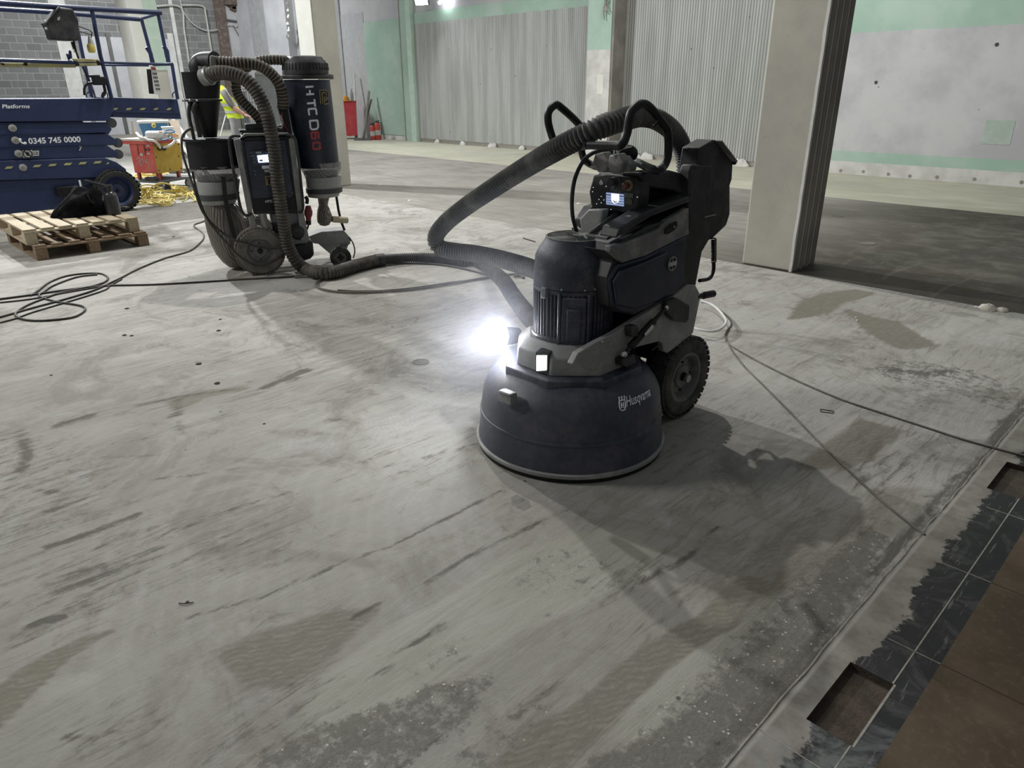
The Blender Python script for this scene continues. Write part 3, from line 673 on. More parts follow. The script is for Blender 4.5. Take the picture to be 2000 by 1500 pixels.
struct('broken_brick', mb, m_rust, wall_l, bev=.02, label='hacked off brickwork at the wall head')
mb = MB(); pp = PX(563, 22, WX+3); mb.tube([PY(562, 4, WY-.4), PY(564, 25, WY-.4), PY(563, 45, WY-.4), PY(565, 60, WY-.4), PY(563, 75, WY-.4)], .06, 7, rfun=lambda L, t: .05+.03*math.sin(L*30))
struct('foil_duct', mb, m_chrome, wall_b, label='crumpled silver foil strip')

# ------------------------------------------------------------ columns
def column(x0, x1, y0, y1, label):
    mb = MB(); mb.box((x0, y0, 0), (x1, y1, WH))
    o = obj('concrete_column', mb, [m_conc, m_concd], bev=.018)
    tag(o, label, 'column', kind='structure'); return o
c1 = column(-3.14, -2.67, 5.98, 6.45, 'near concrete pillar right of the grinder')
for q in range(4):
    mb = MB(); x = -2.665; y = 6.02+q*.11; mb.box((-2.672, y, 0), (-2.664, y+.075, WH)); obj('board_mark', mb, m_concd, c1)
mb = MB()
rg = []
for k in range(160):
    z = k*.04; a = .006*mnoise.noise(Vector((z*5, 1, 0)))
    rg.append([Vector((-2.69+a, 5.978, z)), Vector((-2.663+a, 5.972, z)), Vector((-2.660, 5.99+a, z)), Vector((-2.67, 6.0, z))])
mb.rings(rg); obj('chipped_arris', mb, m_wallskirt, c1)
c2 = column(-11.12, -10.67, 6.2, 6.62, 'far concrete column behind the dust extractor')
mb = MB(); mb.box((-11.12, 6.19, 0), (-10.67, 6.2, WH)); obj('pale_face', mb, m_concw, c2)['label'] = 'whitewashed face'  # thin slab in a paler tone on one column face
c3 = column(-18.55, -17.85, 6.0, 6.6, 'pale column behind the scissor lift')
mb = MB(); mb.box((-18.55, 5.99, 0), (-17.85, 6.0, WH)); obj('pale_face', mb, m_concw, c3)['label'] = 'whitewashed face'
mb = MB(); mb.box((-17.85, 6.0, 0), (-17.84, 6.3, WH)); obj('cream_side', mb, m_concw, c3)['label'] = 'cream side'
mb = MB(); mb.box((-17.85, 6.3, 1.9), (-17.84, 6.6, WH)); obj('green_side', mb, mat('pale_mint_paint', (.50, .64, .53), .85, col2=(.6, .7, .6)), c3)['label'] = 'pale mint upper side'

# flood lamps on the back wall
def flood(name, p, aim, label, w=.42):
    t = thing(name, p, label, 'lamp', 'flood lamps')
    d = (Vector(aim)-Vector(p)).normalized(); R_ = d.to_track_quat('Y', 'Z').to_matrix().to_4x4(); M_ = Matrix.Translation(p) @ R_
    mb = MB(); mb.box((-w/2, -.07, -w*.36), (w/2, -.002, w*.36), M_)
    for q in range(7): mb.box((-w/2+.02+q*w/7.4, -.11, -w*.3), (-w/2+.03+q*w/7.4, -.07, w*.3), M_)
    obj('lamp_housing', mb, m_black, t, .008)
    mb = MB(); mb.box((-w/2+.03, -.002, -w*.32), (w/2-.03, .006, w*.32), M_); obj('lamp_lens', mb, m_flood, t)
    mb = MB(); mb.tube([M_ @ Vector((-w/2-.02, -.04, 0)), M_ @ Vector((-w/2-.02, -.04, .25)), M_ @ Vector((w/2+.02, -.04, .25)), M_ @ Vector((w/2+.02, -.04, 0))], .012, 6, smooth=False); obj('bracket', mb, m_steel, t)
    return t
flood('flood_lamp', PY(822, -1, 13.3), (-13, 5, 0), 'glaring white flood lamp high on the far wall')
mb = MB(); a, b = PY(858, 6, 13.6), PY(872, -6, 13.6); mb.tube([a, b], .05, 8, smooth=False)
tag(obj('tube_lamp', mb, m_flood), 'short bright tube light beside the flood lamp on the far wall', 'lamp')

# ============================================================ floor grinder
GC = Vector((-1.93, 2.24, 0)); GD = math.hypot(GC.x, GC.y)
XR, XL, XC = -1.69, -2.17, -1.93
def R_(x, y, X=XR): return PX(x, y, X)
def zr(y, hw, cx=1116, D=GD):
    p = PD(cx, y, D); dep = float(np.dot(np.array(p)-CAM, fw)); return (hw*dep/F, p.z)
g = thing('floor_grinder', GC, 'large dusty black floor grinding machine with two lit headlights on the swept concrete', 'grinder')
# skirt
sk = MB()
sk.lathe([(.418, .012), (.420, .05), (.412, .10), (.406, .17), (.398, .235), (.392, .27), (.376, .305), (.345, .345), (.30, .372), (.22, .385), (.05, .39)], GC, seg=96, capa=True)
skirt = obj('skirt', sk, m_skirt, g, ang=30)
mb = MB(); mb.lathe([(.412, .022), (.429, .022), (.430, .036), (.422, .040), (.412, .040)], GC, seg=96, capa=False, capb=False); rim = obj('skirt_rim', mb, m_frame, skirt)
mb = MB(); mb.lathe([(.40, .0), (.422, .0), (.424, .022), (.412, .022)], GC, seg=96, capa=False, capb=False); obj('rubber_seal', mb, m_blackdeep, skirt)
mb = MB(); mb.lathe([(.4075, .155), (.412, .160), (.410, .170), (.4055, .172)], GC, seg=96, capa=False, capb=False); obj('skirt_bead', mb, m_skirt, skirt)
def cyl_hit(x, y, c, r):
    d = ray(x, y); ox, oy = CAM[0]-c[0], CAM[1]-c[1]
    a = d[0]**2+d[1]**2; b = 2*(ox*d[0]+oy*d[1]); q = ox*ox+oy*oy-r*r
    t = (-b-math.sqrt(max(b*b-4*a*q, 0)))/(2*a); p = CAM+d*t
    return math.atan2(p[1]-c[1], p[0]-c[0]), p[2]
def text_cyl(name, txt, c, rf, a0, z0, a1, z1, hgt, m, parent, bold=0, shear=0, spacing=1.0, lift=.002):
    vs, fs, (x0, x1, y0, y1) = font_mesh(txt, 1, shear, spacing, bold); mb = MB(); P = []
    for v in vs:
        t = (v.x-x0)/(x1-x0); w = (v.y-y0)/(y1-y0); a = a0+(a1-a0)*t; z = z0+(z1-z0)*t+w*hgt; r = rf(z)+lift
        P.append(Vector((c[0]+r*math.cos(a), c[1]+r*math.sin(a), z)))
    mb.add(P, fs); return obj(name, mb, m, parent, smooth=False)
rsk = lambda z: .412-(z-.10)*.09 if z < .235 else .398-(z-.235)*.25
aA, zA = cyl_hit(1232, 797, GC, .408); aB, zB = cyl_hit(1280, 775, GC, .404)
text_cyl('lettering', 'Husqvarna', GC, rsk, aA, (zA+zB)/2-.014, aB, (zA+zB)/2-.014, .054, m_letter, skirt, .012, .08)
aC, zC = cyl_hit(1217, 803, GC, .408); aD, zD = cyl_hit(1229, 800, GC, .408)
def curvepts(fn, pts): return [fn(*p) for p in pts]
def sk_pt(t, h, lift=.004):
    a = aC+(aD-aC)*t; z = zC-.004+h; r = rsk(z)+lift; return Vector((GC.x+r*math.cos(a), GC.y+r*math.sin(a), z))
mb = MB()
mb.tube(curvepts(sk_pt, [(0, .034), (0, .008), (.25, -.003), (.75, -.003), (1, .008), (1, .034), (.75, .036), (.25, .036)]), .0022, 6, closed=True, res=3)
for t in (.05, .5, .95): mb.tube(curvepts(sk_pt, [(t, .036), (t, .047)]), .0022, 6, smooth=False); mb.sphere(sk_pt(t, .050), .0035, 8, 5)
for t in (.32, .68): mb.tube(curvepts(sk_pt, [(t, .006), (t, .028)]), .002, 6, smooth=False)
mb.tube(curvepts(sk_pt, [(.32, .017), (.68, .017)]), .002, 6, smooth=False)
obj('crown_emblem', mb, m_letter, skirt)
# raised shield behind the lettering
mb = MB(); a0, a1 = aC-.10, aB+.07; rg = []
for k in range(25):
    t = k/24; a = a0+(a1-a0)*t; lo = .125 if .12 < t < .85 else .165; hi = .262
    ring = []
    for z, l in ((lo, .001), (lo+.01, .0045), (hi-.01, .0045), (hi, .001)):
        r = rsk(z)+l-.004; ring.append(Vector((GC.x+r*math.cos(a), GC.y+r*math.sin(a), z)))
    rg.append(ring)
mb.rings(rg); obj('logo_panel', mb, m_skirt, skirt)
# lug
la, lz = cyl_hit(992, 774, GC, .40); Ml = Matrix.Translation((GC.x+.39*math.cos(la), GC.y+.39*math.sin(la), lz)) @ Matrix.Rotation(la, 4, 'Z')
mb = MB(); mb.box((-.01, -.035, -.028), (.028, .035, .022), Ml); mb.box((.0, -.035, .014), (.034, .035, .024), Ml); obj('lug', mb, m_grayband, g, .005)
# head plate and lamp block
def octa(r, z0, z1, rot=22.5, c=GC, sy=1.0, n=8):
    return [[Vector((c.x+rr*math.cos(math.radians(rot+360/n*k)), c.y+sy*rr*math.sin(math.radians(rot+360/n*k)), z)) for k in range(n)] for rr, z in ((r, z0), (r, z1))]
mb = MB(); a = octa(.315, .352, .40); mb.rings(a); obj('head_plate', mb, m_motor, g, .006)
mb = MB(); q0 = octa(.262, .40, .47)[0]; q1 = octa(.255, .40, .475)[1]; q2 = octa(.20, .4, .515)[1]; mb.rings([q0, q1, q2])
blk = obj('lamp_block', mb, m_frame, g, .006)
# headlights
def lampbox(p, az, w, h, lens, name, lab):
    Mx = Matrix.Translation(p) @ Matrix.Rotation(az, 4, 'Z')          # +x = beam direction
    mb = MB(); mb.box((-.06, -w/2-.008, -h/2-.008), (-.002, w/2+.008, h/2+.008), Mx); o = obj(name, mb, m_black, g, .004); o['label'] = lab
    mb = MB(); mb.prism([Mx @ Vector((0, y, z)) for y, z in ((-w/2, -h/2), (w/2, -h/2*.7), (w/2, h/2), (-w/2, h/2*.8))], Mx.to_3x3() @ Vector((.008, 0, 0)))
    obj('lamp_lens', mb, lens, o); return o
azR = math.radians(-72); pR = Vector((-1.872, 1.985, .452))
lampbox(pR, azR, .045, .075, m_lens2, 'headlight', 'lit slanted lamp window')
pL = Vector((-2.195, 2.085, .468))
hl = MB(); dirL = (Vector((0.05, -.2, 1.25))-pL).normalized(); dl = Vector((-.30, -.88, .10)).normalized()
hl.lathe([(.020, -.08), (.034, -.07), (.040, -.03), (.040, .002)], pL, dl, 24); hL = obj('headlight', hl, m_black, g); hL['label'] = 'round headlight shining forward'
mb = MB(); mb.sphere(pL+dl*.004, .040, 20, 12); obj('lamp_lens', mb, m_lens, hL)
mb = MB(); mb.beam(pL-dl*.05, Vector((-2.10, 2.20, .44)), .03, .03); obj('lamp_bracket', mb, m_frame, g)
light('grinder_headlight', 'SPOT', pL+dl*.06, 7, pL+Vector((-.6, -1.6, -.35)), (.93, .96, 1.0), .03, spot=120, blend=.8)
# electric motor
Crows = [zr(y, hw) for y, hw in ((672, 76), (560, 77))]
mt = MB(); rb = .158
fin = lambda t: 1+.035*(1 if math.sin(t*56) > 0 else -1)
rg = []
mt.lathe([(.178, .47), (.178, .53), (.168, .535)], GC, seg=64)
mt.lathe([(.166, .53), (.166, .72)], GC, seg=448, capa=False, capb=False, mod=fin)
mt.lathe([(.150, .715), (.172, .72), (.172, .735), (.16, .74)], GC, seg=64, capa=False)
motor = obj('motor_body', mt, m_motor, g, ang=25)
mb = MB(); mb.lathe([(.166, .735), (.172, .74), (.170, .80), (.165, .855), (.150, .885), (.128, .915), (.122, .928), (.116, .928)], GC, seg=72, capb=True)
cap = obj('fan_cowl', mb, m_motor, g, ang=40)
mb = MB()
for rr in np.arange(.018, .112, .0085): mb.lathe([(rr, .929), (rr+.0042, .9325), (rr+.0055, .929)], GC, seg=48, capa=False, capb=False)
for k in range(24):
    a = math.pi*2*k/24; mb.beam(GC+Vector((.02*math.cos(a), .02*math.sin(a), .9295)), GC+Vector((.11*math.cos(a), .11*math.sin(a), .9295)), .002, .004)
obj('fan_grille', mb, m_grayband, cap)
mb = MB(); mb.lathe([(.120, .926), (.124, .932), (.117, .934), (.114, .929)], GC, seg=72, capa=False, capb=False); obj('cowl_rim', mb, m_grayband, cap)
mb = MB(); mb.add([GC+Vector((-.02, 0, .9345)), GC+Vector((0, -.009, .9345)), GC+Vector((.02, 0, .9345)), GC+Vector((0, .009, .9345))], [(0, 1, 2, 3)]); obj('diamond_mark', mb, m_label, cap, smooth=False)
# motor junction cover facing the camera
az = math.atan2(-GC.y, -GC.x)+.02
Mj = Matrix.Translation(GC) @ Matrix.Rotation(az, 4, 'Z')
mb = MB(); mb.box((.13, -.052, .52), (.178, .052, .715), Mj); jb = obj('junction_box', mb, m_motor, g, .008)
mb = MB(); mb.box((.176, -.03, .535), (.19, .03, .67), Mj); obj('terminal_cover', mb, m_motor, jb, .006)
mb = MB()
for y in (-.06, .06): mb.tube([Mj @ Vector((.170, y, .50)), Mj @ Vector((.172, y, .70)), Mj @ Vector((.16, y, .725))], .007, 8)
obj('conduit_rod', mb, m_motor, jb)
for sx, az_ in ((1, az+.85), (-1, az-.75)):
    Mk = Matrix.Translation(GC) @ Matrix.Rotation(az_, 4, 'Z'); mb = MB(); mb.box((.15, -.014, .70), (.186, .014, .745), Mk); obj('cowl_clip', mb, m_grayband, g, .004)
for q in range(3):
    a = az+(-.3, .25, .5)[q]; p = GC+Vector((.173*math.cos(a), .173*math.sin(a), .745)); mb = MB(); mb.sphere(p, .006, 8, 5); obj('bolt', mb, m_steel, g)

def sideplate(name, pts, X, t, m, par=None, bev=.004, mirror=False):
    mb = MB(); P = [PX(x, y, X) for x, y in pts]; mb.prism([p-Vector((t/2, 0, 0)) for p in P], (t, 0, 0))
    if mirror: mb.prism([Vector((2*XC-p.x+t/2, p.y, p.z)) for p in P], (-t, 0, 0))
    return obj(name, mb, m, par or g, bev)
# frame arms
arm = [(1118, 712), (1130, 690), (1160, 672), (1200, 651), (1260, 613), (1318, 578), (1345, 556), (1358, 556), (1369, 577), (1354, 650), (1340, 664), (1304, 690), (1296, 687), (1294, 672), (1288, 667), (1244, 678), (1205, 700), (1200, 713), (1158, 724)]
fr = sideplate('frame_plate', arm, XR, .03, m_frame)
armL = [PX(x, y, XR) for x, y in arm]; mb = MB(); mb.prism([Vector((XL+.03, p.y, p.z)) for p in armL if p.y > 2.25], (.03, 0, 0)); obj('frame_plate', mb, m_frame, g, .004)
mb = MB(); mb.box((XL+.02, 2.42, .50), (XR-.03, 2.80, .62)); mb.box((XL+.03, 2.66, .30), (XR-.03, 2.84, .52)); obj('chassis', mb, m_blackdeep, g, .01)
mb = MB(); mb.lathe([(.02, -.26), (.02, .26)], (XC, 2.80, .205), (1, 0, 0), 16); obj('axle', mb, m_steel, g)
# slot, box bracket, strut
mb = MB(); mb.beam(R_(1272, 690-6, XR+.004), R_(1285, 679-6, XR+.004), .006, .012, (1, 0, 0)); obj('frame_slot', mb, m_blackdeep, fr)
mb = MB(); mb.prism([PX(x, y, XR+.02) for x, y in ((1226, 637), (1238, 633), (1241, 642), (1240, 655), (1227, 657))], (.035, 0, 0)); obj('cable_clamp', mb, m_black, g, .004)
A, B_ = R_(1218, 692, XR+.03), R_(1301, 601, XR+.03)
st = MB(); st.lathe([(.008, 0), (.008, .04), (.017, .05), (.017, (B_-A).length-.10), (.010, (B_-A).length-.09), (.008, (B_-A).length)], A, B_-A, 20); strut = obj('gas_strut', st, m_blackdeep, g)
for q_, r_ in ((A, .016), (B_, .012)):
    mb = MB(); mb.sphere(q_, r_, 12, 8); obj('strut_joint', mb, m_chrome, strut)
mb = MB(); mb.prism([PX(x, y, XR+.051) for x, y in ((1259, 652), (1274, 634), (1277, 636), (1276, 641), (1263, 654), (1260, 656))], (.002, 0, 0)); obj('strut_label', mb, m_white, strut)
mb = MB(); mb.prism([PX(x, y, XR+.02) for x, y in ((1208, 700), (1232, 690), (1236, 706), (1218, 716), (1208, 712))], (.04, 0, 0)); obj('hinge_bracket', mb, m_black, g, .004)
for x_, y_ in ((1178, 668), (1192, 672)):
    mb = MB(); mb.sphere(R_(x_, y_, XR+.016), .008, 8, 5); obj('bolt', mb, m_steel, fr)
# body hull between the side plates
hull = [(1202, 468), (1210, 450), (1268, 417), (1345, 392), (1352, 455), (1338, 556), (1318, 578), (1208, 611), (1193, 598), (1191, 543), (1202, 512), (1191, 490)]
XB = -2.03
P = [PX(x, y, XR) for x, y in hull]; mb = MB()
low = [Vector((0, p.y, p.z-(.055 if i < 4 else 0))) for i, p in enumerate(P)]
mb.prism([p+Vector((-1.80, 0, 0)) for p in low], (.20, 0, 0))
mb.prism([Vector((-1.965, max(p.y, 2.36), p.z)) for p in low], (.13, 0, 0)); body = obj('body_shell', mb, m_black, g, .01)
# top recess tray between raised rails
def toprail(X0, X1, name, m, lift=.0, ymin=0):
    A = [PX(x, y, XR) for x, y in ((1202, 470), (1210, 449), (1268, 414), (1345, 386), (1345, 398), (1268, 428))]
    mb = MB(); mb.prism([Vector(((X0+X1)/2, max(p.y, ymin), p.z+lift)) for p in A], (X1-X0, 0, 0)); return obj(name, mb, m, g, .008)
toprail(XR-.085, XR+.005, 'top_rail', m_black, .008); toprail(XB-.01, XB+.05, 'top_rail', m_black, -.012, 2.36)
def hullz(y):   # top surface height of the hull at depth y
    tp = [PX(x, yy, XR) for x, yy in ((1210, 450), (1268, 417), (1345, 392))]
    for a, b in zip(tp, tp[1:]):
        if y <= b.y: return a.z+(b.z-a.z)*(y-a.y)/(b.y-a.y)
    return tp[-1].z
def hz(y): return hullz(y)-.055
mb = MB(); ys = (2.24, 2.44); X0, X1 = XC-.09, XC+.09
X0, X1 = -1.88, -1.775
for xx in (X0, X1): mb.add([(xx, 2.25, hz(2.25)-.01), (xx+.008, 2.25, hz(2.25)-.01), (xx+.008, 2.45, hz(2.45)-.01), (xx, 2.45, hz(2.45)-.01), (xx, 2.25, hz(2.25)+.006), (xx+.008, 2.25, hz(2.25)+.006), (xx+.008, 2.45, hz(2.45)+.045), (xx, 2.45, hz(2.45)+.045)], [(0, 3, 2, 1), (4, 5, 6, 7), (0, 1, 5, 4), (1, 2, 6, 5), (2, 3, 7, 6), (3, 0, 4, 7)])
mb.box((X0, 2.245, hz(2.25)-.005), (X1+.008, 2.262, hz(2.25)+.008))
obj('storage_tray', mb, m_grayband, g, .003)
mb = MB(); c_ = Vector((XR-.10, 2.50, hullz(2.5)+.006)); mb.box(c_-Vector((.03, .035, .004)), c_+Vector((.03, .035, .006))); bt = obj('latch_plate', mb, m_frame, g, .003)
mb = MB(); mb.lathe([(.012, 0), (.012, .008)], c_+Vector((0, 0, .004)), seg=16); obj('latch_bolt', mb, m_blackdeep, bt)
mb = MB(); mb.box((XR-.085, 2.63, hullz(2.62)+.008), (XR-.065, 2.66, hullz(2.62)+.018)); obj('latch', mb, m_chrome, g); mb = MB(); mb.box((XR-.06, 2.69, hullz(2.62)+.008), (XR-.05, 2.70, hullz(2.62)+.026)); obj('latch', mb, m_chrome, g)
# side covers, tank
band = [(1193, 481), (1208, 477), (1216, 477), (1262, 459), (1290, 447), (1302, 431), (1346, 406), (1346, 457), (1308, 476), (1262, 500), (1216, 514), (1204, 505), (1193, 492)]
bd = sideplate('side_band', band, XR+.006, .03, m_grayband, None, .005)
mb = MB(); P = [PX(x, y, XR) for x, y in band]; mb.prism([Vector((XB-.01, max(p.y, 2.36), p.z)) for p in P], (.03, 0, 0)); obj('side_band', mb, m_grayband, g, .005)
sl = MB(); sl.prism([PX(x, y, XR+.024) for x, y in ((1298, 457), (1299, 448), (1309, 438), (1321, 432), (1322, 441), (1317, 449), (1303, 458))], (.006, 0, 0)); slot = obj('grip_slot', sl, m_blackdeep, bd)
mb = MB(); mb.sphere(R_(1317, 443, XR+.028), .005, 8, 5); obj('grip_bolt', mb, m_steel, slot)
tank = [(1207, 515), (1216, 514), (1262, 500), (1308, 476), (1341, 459), (1337, 545), (1322, 573), (1240, 616), (1212, 611), (1197, 600), (1192, 545)]
tk = sideplate('water_tank', tank, XR+.002, .045, m_navy, None, .012)
inner = [(1212, 530), (1262, 512), (1306, 492), (1300, 575), (1290, 586), (1240, 603), (1206, 596), (1200, 550)]
sideplate('tank_panel', inner, XR+.022, .012, m_navy, tk, .005)
bc = PX(1313, 515, XR+.026)
mb = MB(); rr_ = .031
mb.lathe([(.034, 0), (.034, .0012)], bc, (1, 0, 0), 36); obj('badge_disc', mb, m_blackdeep, tk)
mb = MB(); mb.lathe([(.0275, .0005), (.0275, .003), (.031, .003), (.031, .0005)], bc, (1, 0, 0), 40, capa=False, capb=False)
mb.box(bc+Vector((.0005, -.0012, -.031)), bc+Vector((.0032, .0012, .031))); mb.box(bc+Vector((.0005, -.028, -.009)), bc+Vector((.0036, .028, .009)))
bdg = obj('round_badge', mb, m_label, tk)
text_on('badge_lettering', 'ORBIT', bc+Vector((.004, -.021, .005)), bc+Vector((.004, .021, .005)), bc+Vector((.004, -.021, -.005)), m_blackdeep, bdg, (1, 0, 0), .01) if False else None
# rear upright and foot bracket
post = [(1347, 338), (1352, 322), (1392, 322), (1385, 470), (1372, 492), (1362, 545), (1352, 600), (1344, 628), (1322, 628), (1305, 618), (1300, 606), (1303, 588), (1325, 572), (1340, 500), (1345, 455)]
po = sideplate('rear_upright', post, XR-.012, .055, m_black, None, .008)
mb = MB(); P = [PX(x, y, XR-.012) for x, y in post]; mb.prism([Vector((XL+.012, p.y, p.z)) for p in P], (.055, 0, 0)); obj('rear_upright', mb, m_black, g, .008)
sideplate('foot_bracket', [(1303, 590), (1322, 582), (1348, 596), (1346, 625), (1340, 631), (1318, 627), (1302, 612)], XR+.03, .03, m_black, po, .006)
mb = MB(); mb.box((XL+.02, 2.72, .95), (XR-.03, 2.80, 1.08)); mb.box((XL+.02, 2.74, .48), (XR-.03, 2.80, .9)); obj('rear_crosspiece', mb, m_black, g, .01)
kp = PX(1365, 578, XR-.01); mb = MB(); mb.lathe([(.012, 0), (.012, .04), (.017, .045), (.017, .12), (.014, .125)], kp-Vector((0, .02, 0)), (0.15, 1, -.04), 20); obj('clamp_knob', mb, m_blackdeep, g)
# weight box on the rear
sh = [(1363, 312), (1367, 289), (1394, 273), (1400, 274), (1432, 316), (1430, 350), (1426, 362), (1426, 418), (1419, 440), (1392, 466), (1376, 474), (1350, 474), (1356, 360)]
wb = sideplate('rear_weight_box', sh, XR-.035, .09, m_black, None, .006)
mb = MB(); a, b = PX(1400, 276, XR-.03), PX(1431, 316, XR-.03); mb.beam(a+Vector((0, 0, .003)), b+Vector((0, 0, .003)), .05, .006); obj('weight_box_lid', mb, m_grayband, wb, .002)
mb = MB(); mb.sphere(PX(1434, 317, XR-.03), .012, 10, 6); obj('lid_knob', mb, m_blackdeep, wb)
mb = MB(); mb.beam(PX(1377, 424, XR+.012), PX(1398, 419, XR+.012), .002, .003); obj('lid_scratch', mb, m_label, wb)
# coiled lead
a, b = PX(1394, 466, XR-.03), PX(1394, 512, XR-.03); n_ = 260; pts = []
ax = (b-a).normalized(); e1 = ax.orthogonal().normalized(); e2 = ax.cross(e1)
for k in range(n_+1):
    t = k/n_; w = 2*math.pi*13*t; pts.append(a+(b-a)*t+(e1*math.cos(w)+e2*math.sin(w))*.0105)
mb = MB(); mb.tube(pts, .0032, 6, smooth=False); cl = obj('coiled_lead', mb, m_blackdeep, g)
mb = MB(); mb.tube([b, PX(1393, 530, XR-.03), PX(1385, 544, XR-.03), PX(1366, 548, XR-.03)], .009, 8); obj('lead_tail', mb, m_blackdeep, cl)
# wheels
def wheel(c, r, w, axis, mt_, mr, parent, tread=36, rim=.58, name='wheel'):
    axis = Vector(axis).normalized(); h = w/2; c = Vector(c)
    mb = MB(); mb.lathe([(r*rim, -h*.75), (r*.72, -h), (r*.90, -h*.97), (r*.975, -h*.72), (r, -h*.3), (r, h*.3), (r*.975, h*.72), (r*.90, h*.97), (r*.72, h), (r*rim, h*.75)], c, axis, 72, capa=False, capb=False)
    a = axis.orthogonal().normalized(); b = axis.cross(a)
    for k in range(tread):
        t = 2*math.pi*k/tread
        for o_, hh in ((0, -.62), (.5, 0), (0, .62)):
            tt = t+o_*2*math.pi/tread; q = c+(a*math.cos(tt)+b*math.sin(tt))*(r*.992)+axis*hh*h
            d = (a*math.cos(tt)+b*math.sin(tt)); tg = axis.cross(d); s1, s2 = h*.26, r*math.pi/tread*.72
            vs = [q+axis*x+tg*y+d*z for z in (-.004, .006) for x, y in ((-s1, -s2), (s1, -s2), (s1, s2), (-s1, s2))]
            mb.add(vs, [(4, 5, 6, 7), (0, 1, 5, 4), (1, 2, 6, 5), (2, 3, 7, 6), (3, 0, 4, 7)])
    ty = obj('tyre', mb, mt_, parent, ang=30)
    mb = MB()
    mb.lathe([(r*rim*1.04, -h*.8), (r*rim*1.04, -h*.70), (r*rim*.82, -h*.55), (r*rim*.78, h*.10), (r*rim*.50, h*.22), (r*rim*.46, h*.42), (r*rim*.12, h*.42)], c, axis, 48, capa=False)
    mb.lathe([(r*rim*.78, h*.10), (r*rim*.90, h*.55), (r*rim*1.05, h*.72), (r*rim*1.07, h*.82), (r*rim*.98, h*.80), (r*rim*.86, h*.55), (r*rim*.80, h*.1)], c, axis, 48, capa=False, capb=False)
    rm = obj('wheel_rim', mb, mr, ty)
    for k in range(4):
        t = math.pi/4+math.pi/2*k; q = c+(a*math.cos(t)+b*math.sin(t))*(r*rim*.62)+axis*h*.20; mb = MB(); mb.lathe([(.006, 0), (.006, .01)], q, axis, 8); obj('wheel_nut', mb, m_blackdeep, rm)
    mb = MB(); mb.lathe([(.022, 0), (.020, .02), (.010, .024)], c+axis*h*.42, axis, 20); obj('hub_cap', mb, m_blackdeep, rm)
    return ty
wheel((XR-.035, 2.80, .207), .2, .10, (1, 0, 0), m_rubber, mat('dusty_wheel_rim', (.10, .10, .102), .6, col2=(.21, .21, .20), nscale=12), g)
wheel((XL+.035, 2.80, .207), .2, .10, (-1, 0, 0), m_rubber, m_grayband, g)
mb = MB(); mb.prism([PX(x, y, XC+.14) for x, y in ((1277, 672), (1294, 668), (1296, 745), (1262, 745))], (.05, 0, 0)); 
obj('mudguard', mb, m_blackdeep, g, .004)
mb = MB()
for k in range(14):
    p = PX(1277-k*1.05, 674+k*4.6, XC+.17); mb.box(p-Vector((.004, .012, .002)), p+Vector((.004, 0, .002)))
obj('brush_strip', mb, m_blackdeep, g)
# control panel
YP = 2.40
def Q(x, y, o=0): return PY(x, y, YP-o)
cp = [(1150, 375), (1152, 366), (1159, 342), (1184, 339), (1240, 347), (1249, 357), (1250, 372), (1247, 403), (1240, 418), (1220, 417), (1156, 408), (1153, 395)]
mb = MB(); mb.prism([Q(x, y)+Vector((0, .035, 0)) for x, y in cp], (0, .07, 0)); pan = obj('control_panel', mb, m_black, g, .008)
def pq(name, pts, m, par, o=.003, t=.003, bev=0, label=None):
    mb = MB(); mb.prism([Q(x, y, o) for x, y in pts], (0, t, 0)); q = obj(name, mb, m, par, bev)
    if label: q['label'] = label
    return q
scr = pq('display_screen', [(1184.5, 376), (1218, 379.5), (1218, 403), (1184.5, 399)], m_screen, pan, .003, .004, label='lit blue display')
pq('screen_band', [(1184.5, 379), (1218, 382.5), (1218, 385), (1184.5, 381.5)], m_screend, scr, .006, .002)
for yy in (386, 391, 396): pq('screen_band', [(1185, yy-.8), (1217.5, yy+2.4), (1217.5, yy+3.6), (1185, yy+.4)], m_screend, scr, .0055, .002)
pq('screen_icon', [(1194, 377.5), (1209, 379), (1209.3, 391), (1207, 395), (1203, 397.5), (1199, 397.5), (1195.5, 394.5), (1194, 390)], m_screenw, scr, .008, .002, label='white machine icon on the display')
pq('screen_icon', [(1197, 391), (1201, 393.5), (1205, 393.5), (1206, 392), (1204, 395.5), (1200, 395.5)], m_screend, scr, .0095, .002)
mb = MB(); kc = Q(1201, 357.5); mb.lathe([(.026, 0), (.026, .006), (.021, .008), (.019, .032), (.016, .035)], kc, (-.0, -1, .12), 28); kn = obj('rotary_knob', mb, m_black, pan)
mb = MB(); mb.tube([kc+Vector((.028*math.cos(t), -.003, .028*math.sin(t))) for t in np.linspace(-2.2, 1.4, 20)], .0009, 5, smooth=False); obj('dial_scale', mb, m_label, pan)
ec = Q(1228, 362); mb = MB(); mb.lathe([(.022, 0), (.022, .004), (.014, .005)], ec, (0, -1, 0), 28); ring = obj('stop_button', mb, mat('dull_yellow_collar', (.25, .20, .10), .6), pan)
mb = MB(); mb.lathe([(.009, 0), (.009, .014), (.014, .017), (.014, .027), (.010, .031)], ec, (0, -1, 0), 24); obj('stop_cap', mb, mat('dusty_red_cap', (.13, .03, .026), .5, col2=(.22, .08, .065)), ring)
pq('label_sticker', [(1219.5, 376), (1236.5, 378), (1236.5, 387.5), (1220.5, 386)], mat('grey_sticker', (.16, .17, .15), .7, col2=(.2, .21, .18), nscale=60), pan)
pq('label_sticker', [(1222, 387.5), (1232, 388.5), (1235, 392), (1234.5, 399.5), (1222, 398)], mat('olive_sticker', (.15, .155, .11), .7, col2=(.2, .2, .15), nscale=60), pan)
pq('drop_icon', [(1174.5, 350.5), (1178.5, 357), (1178, 360), (1174.5, 361.5), (1171, 360), (1170.5, 357)], m_label, pan)
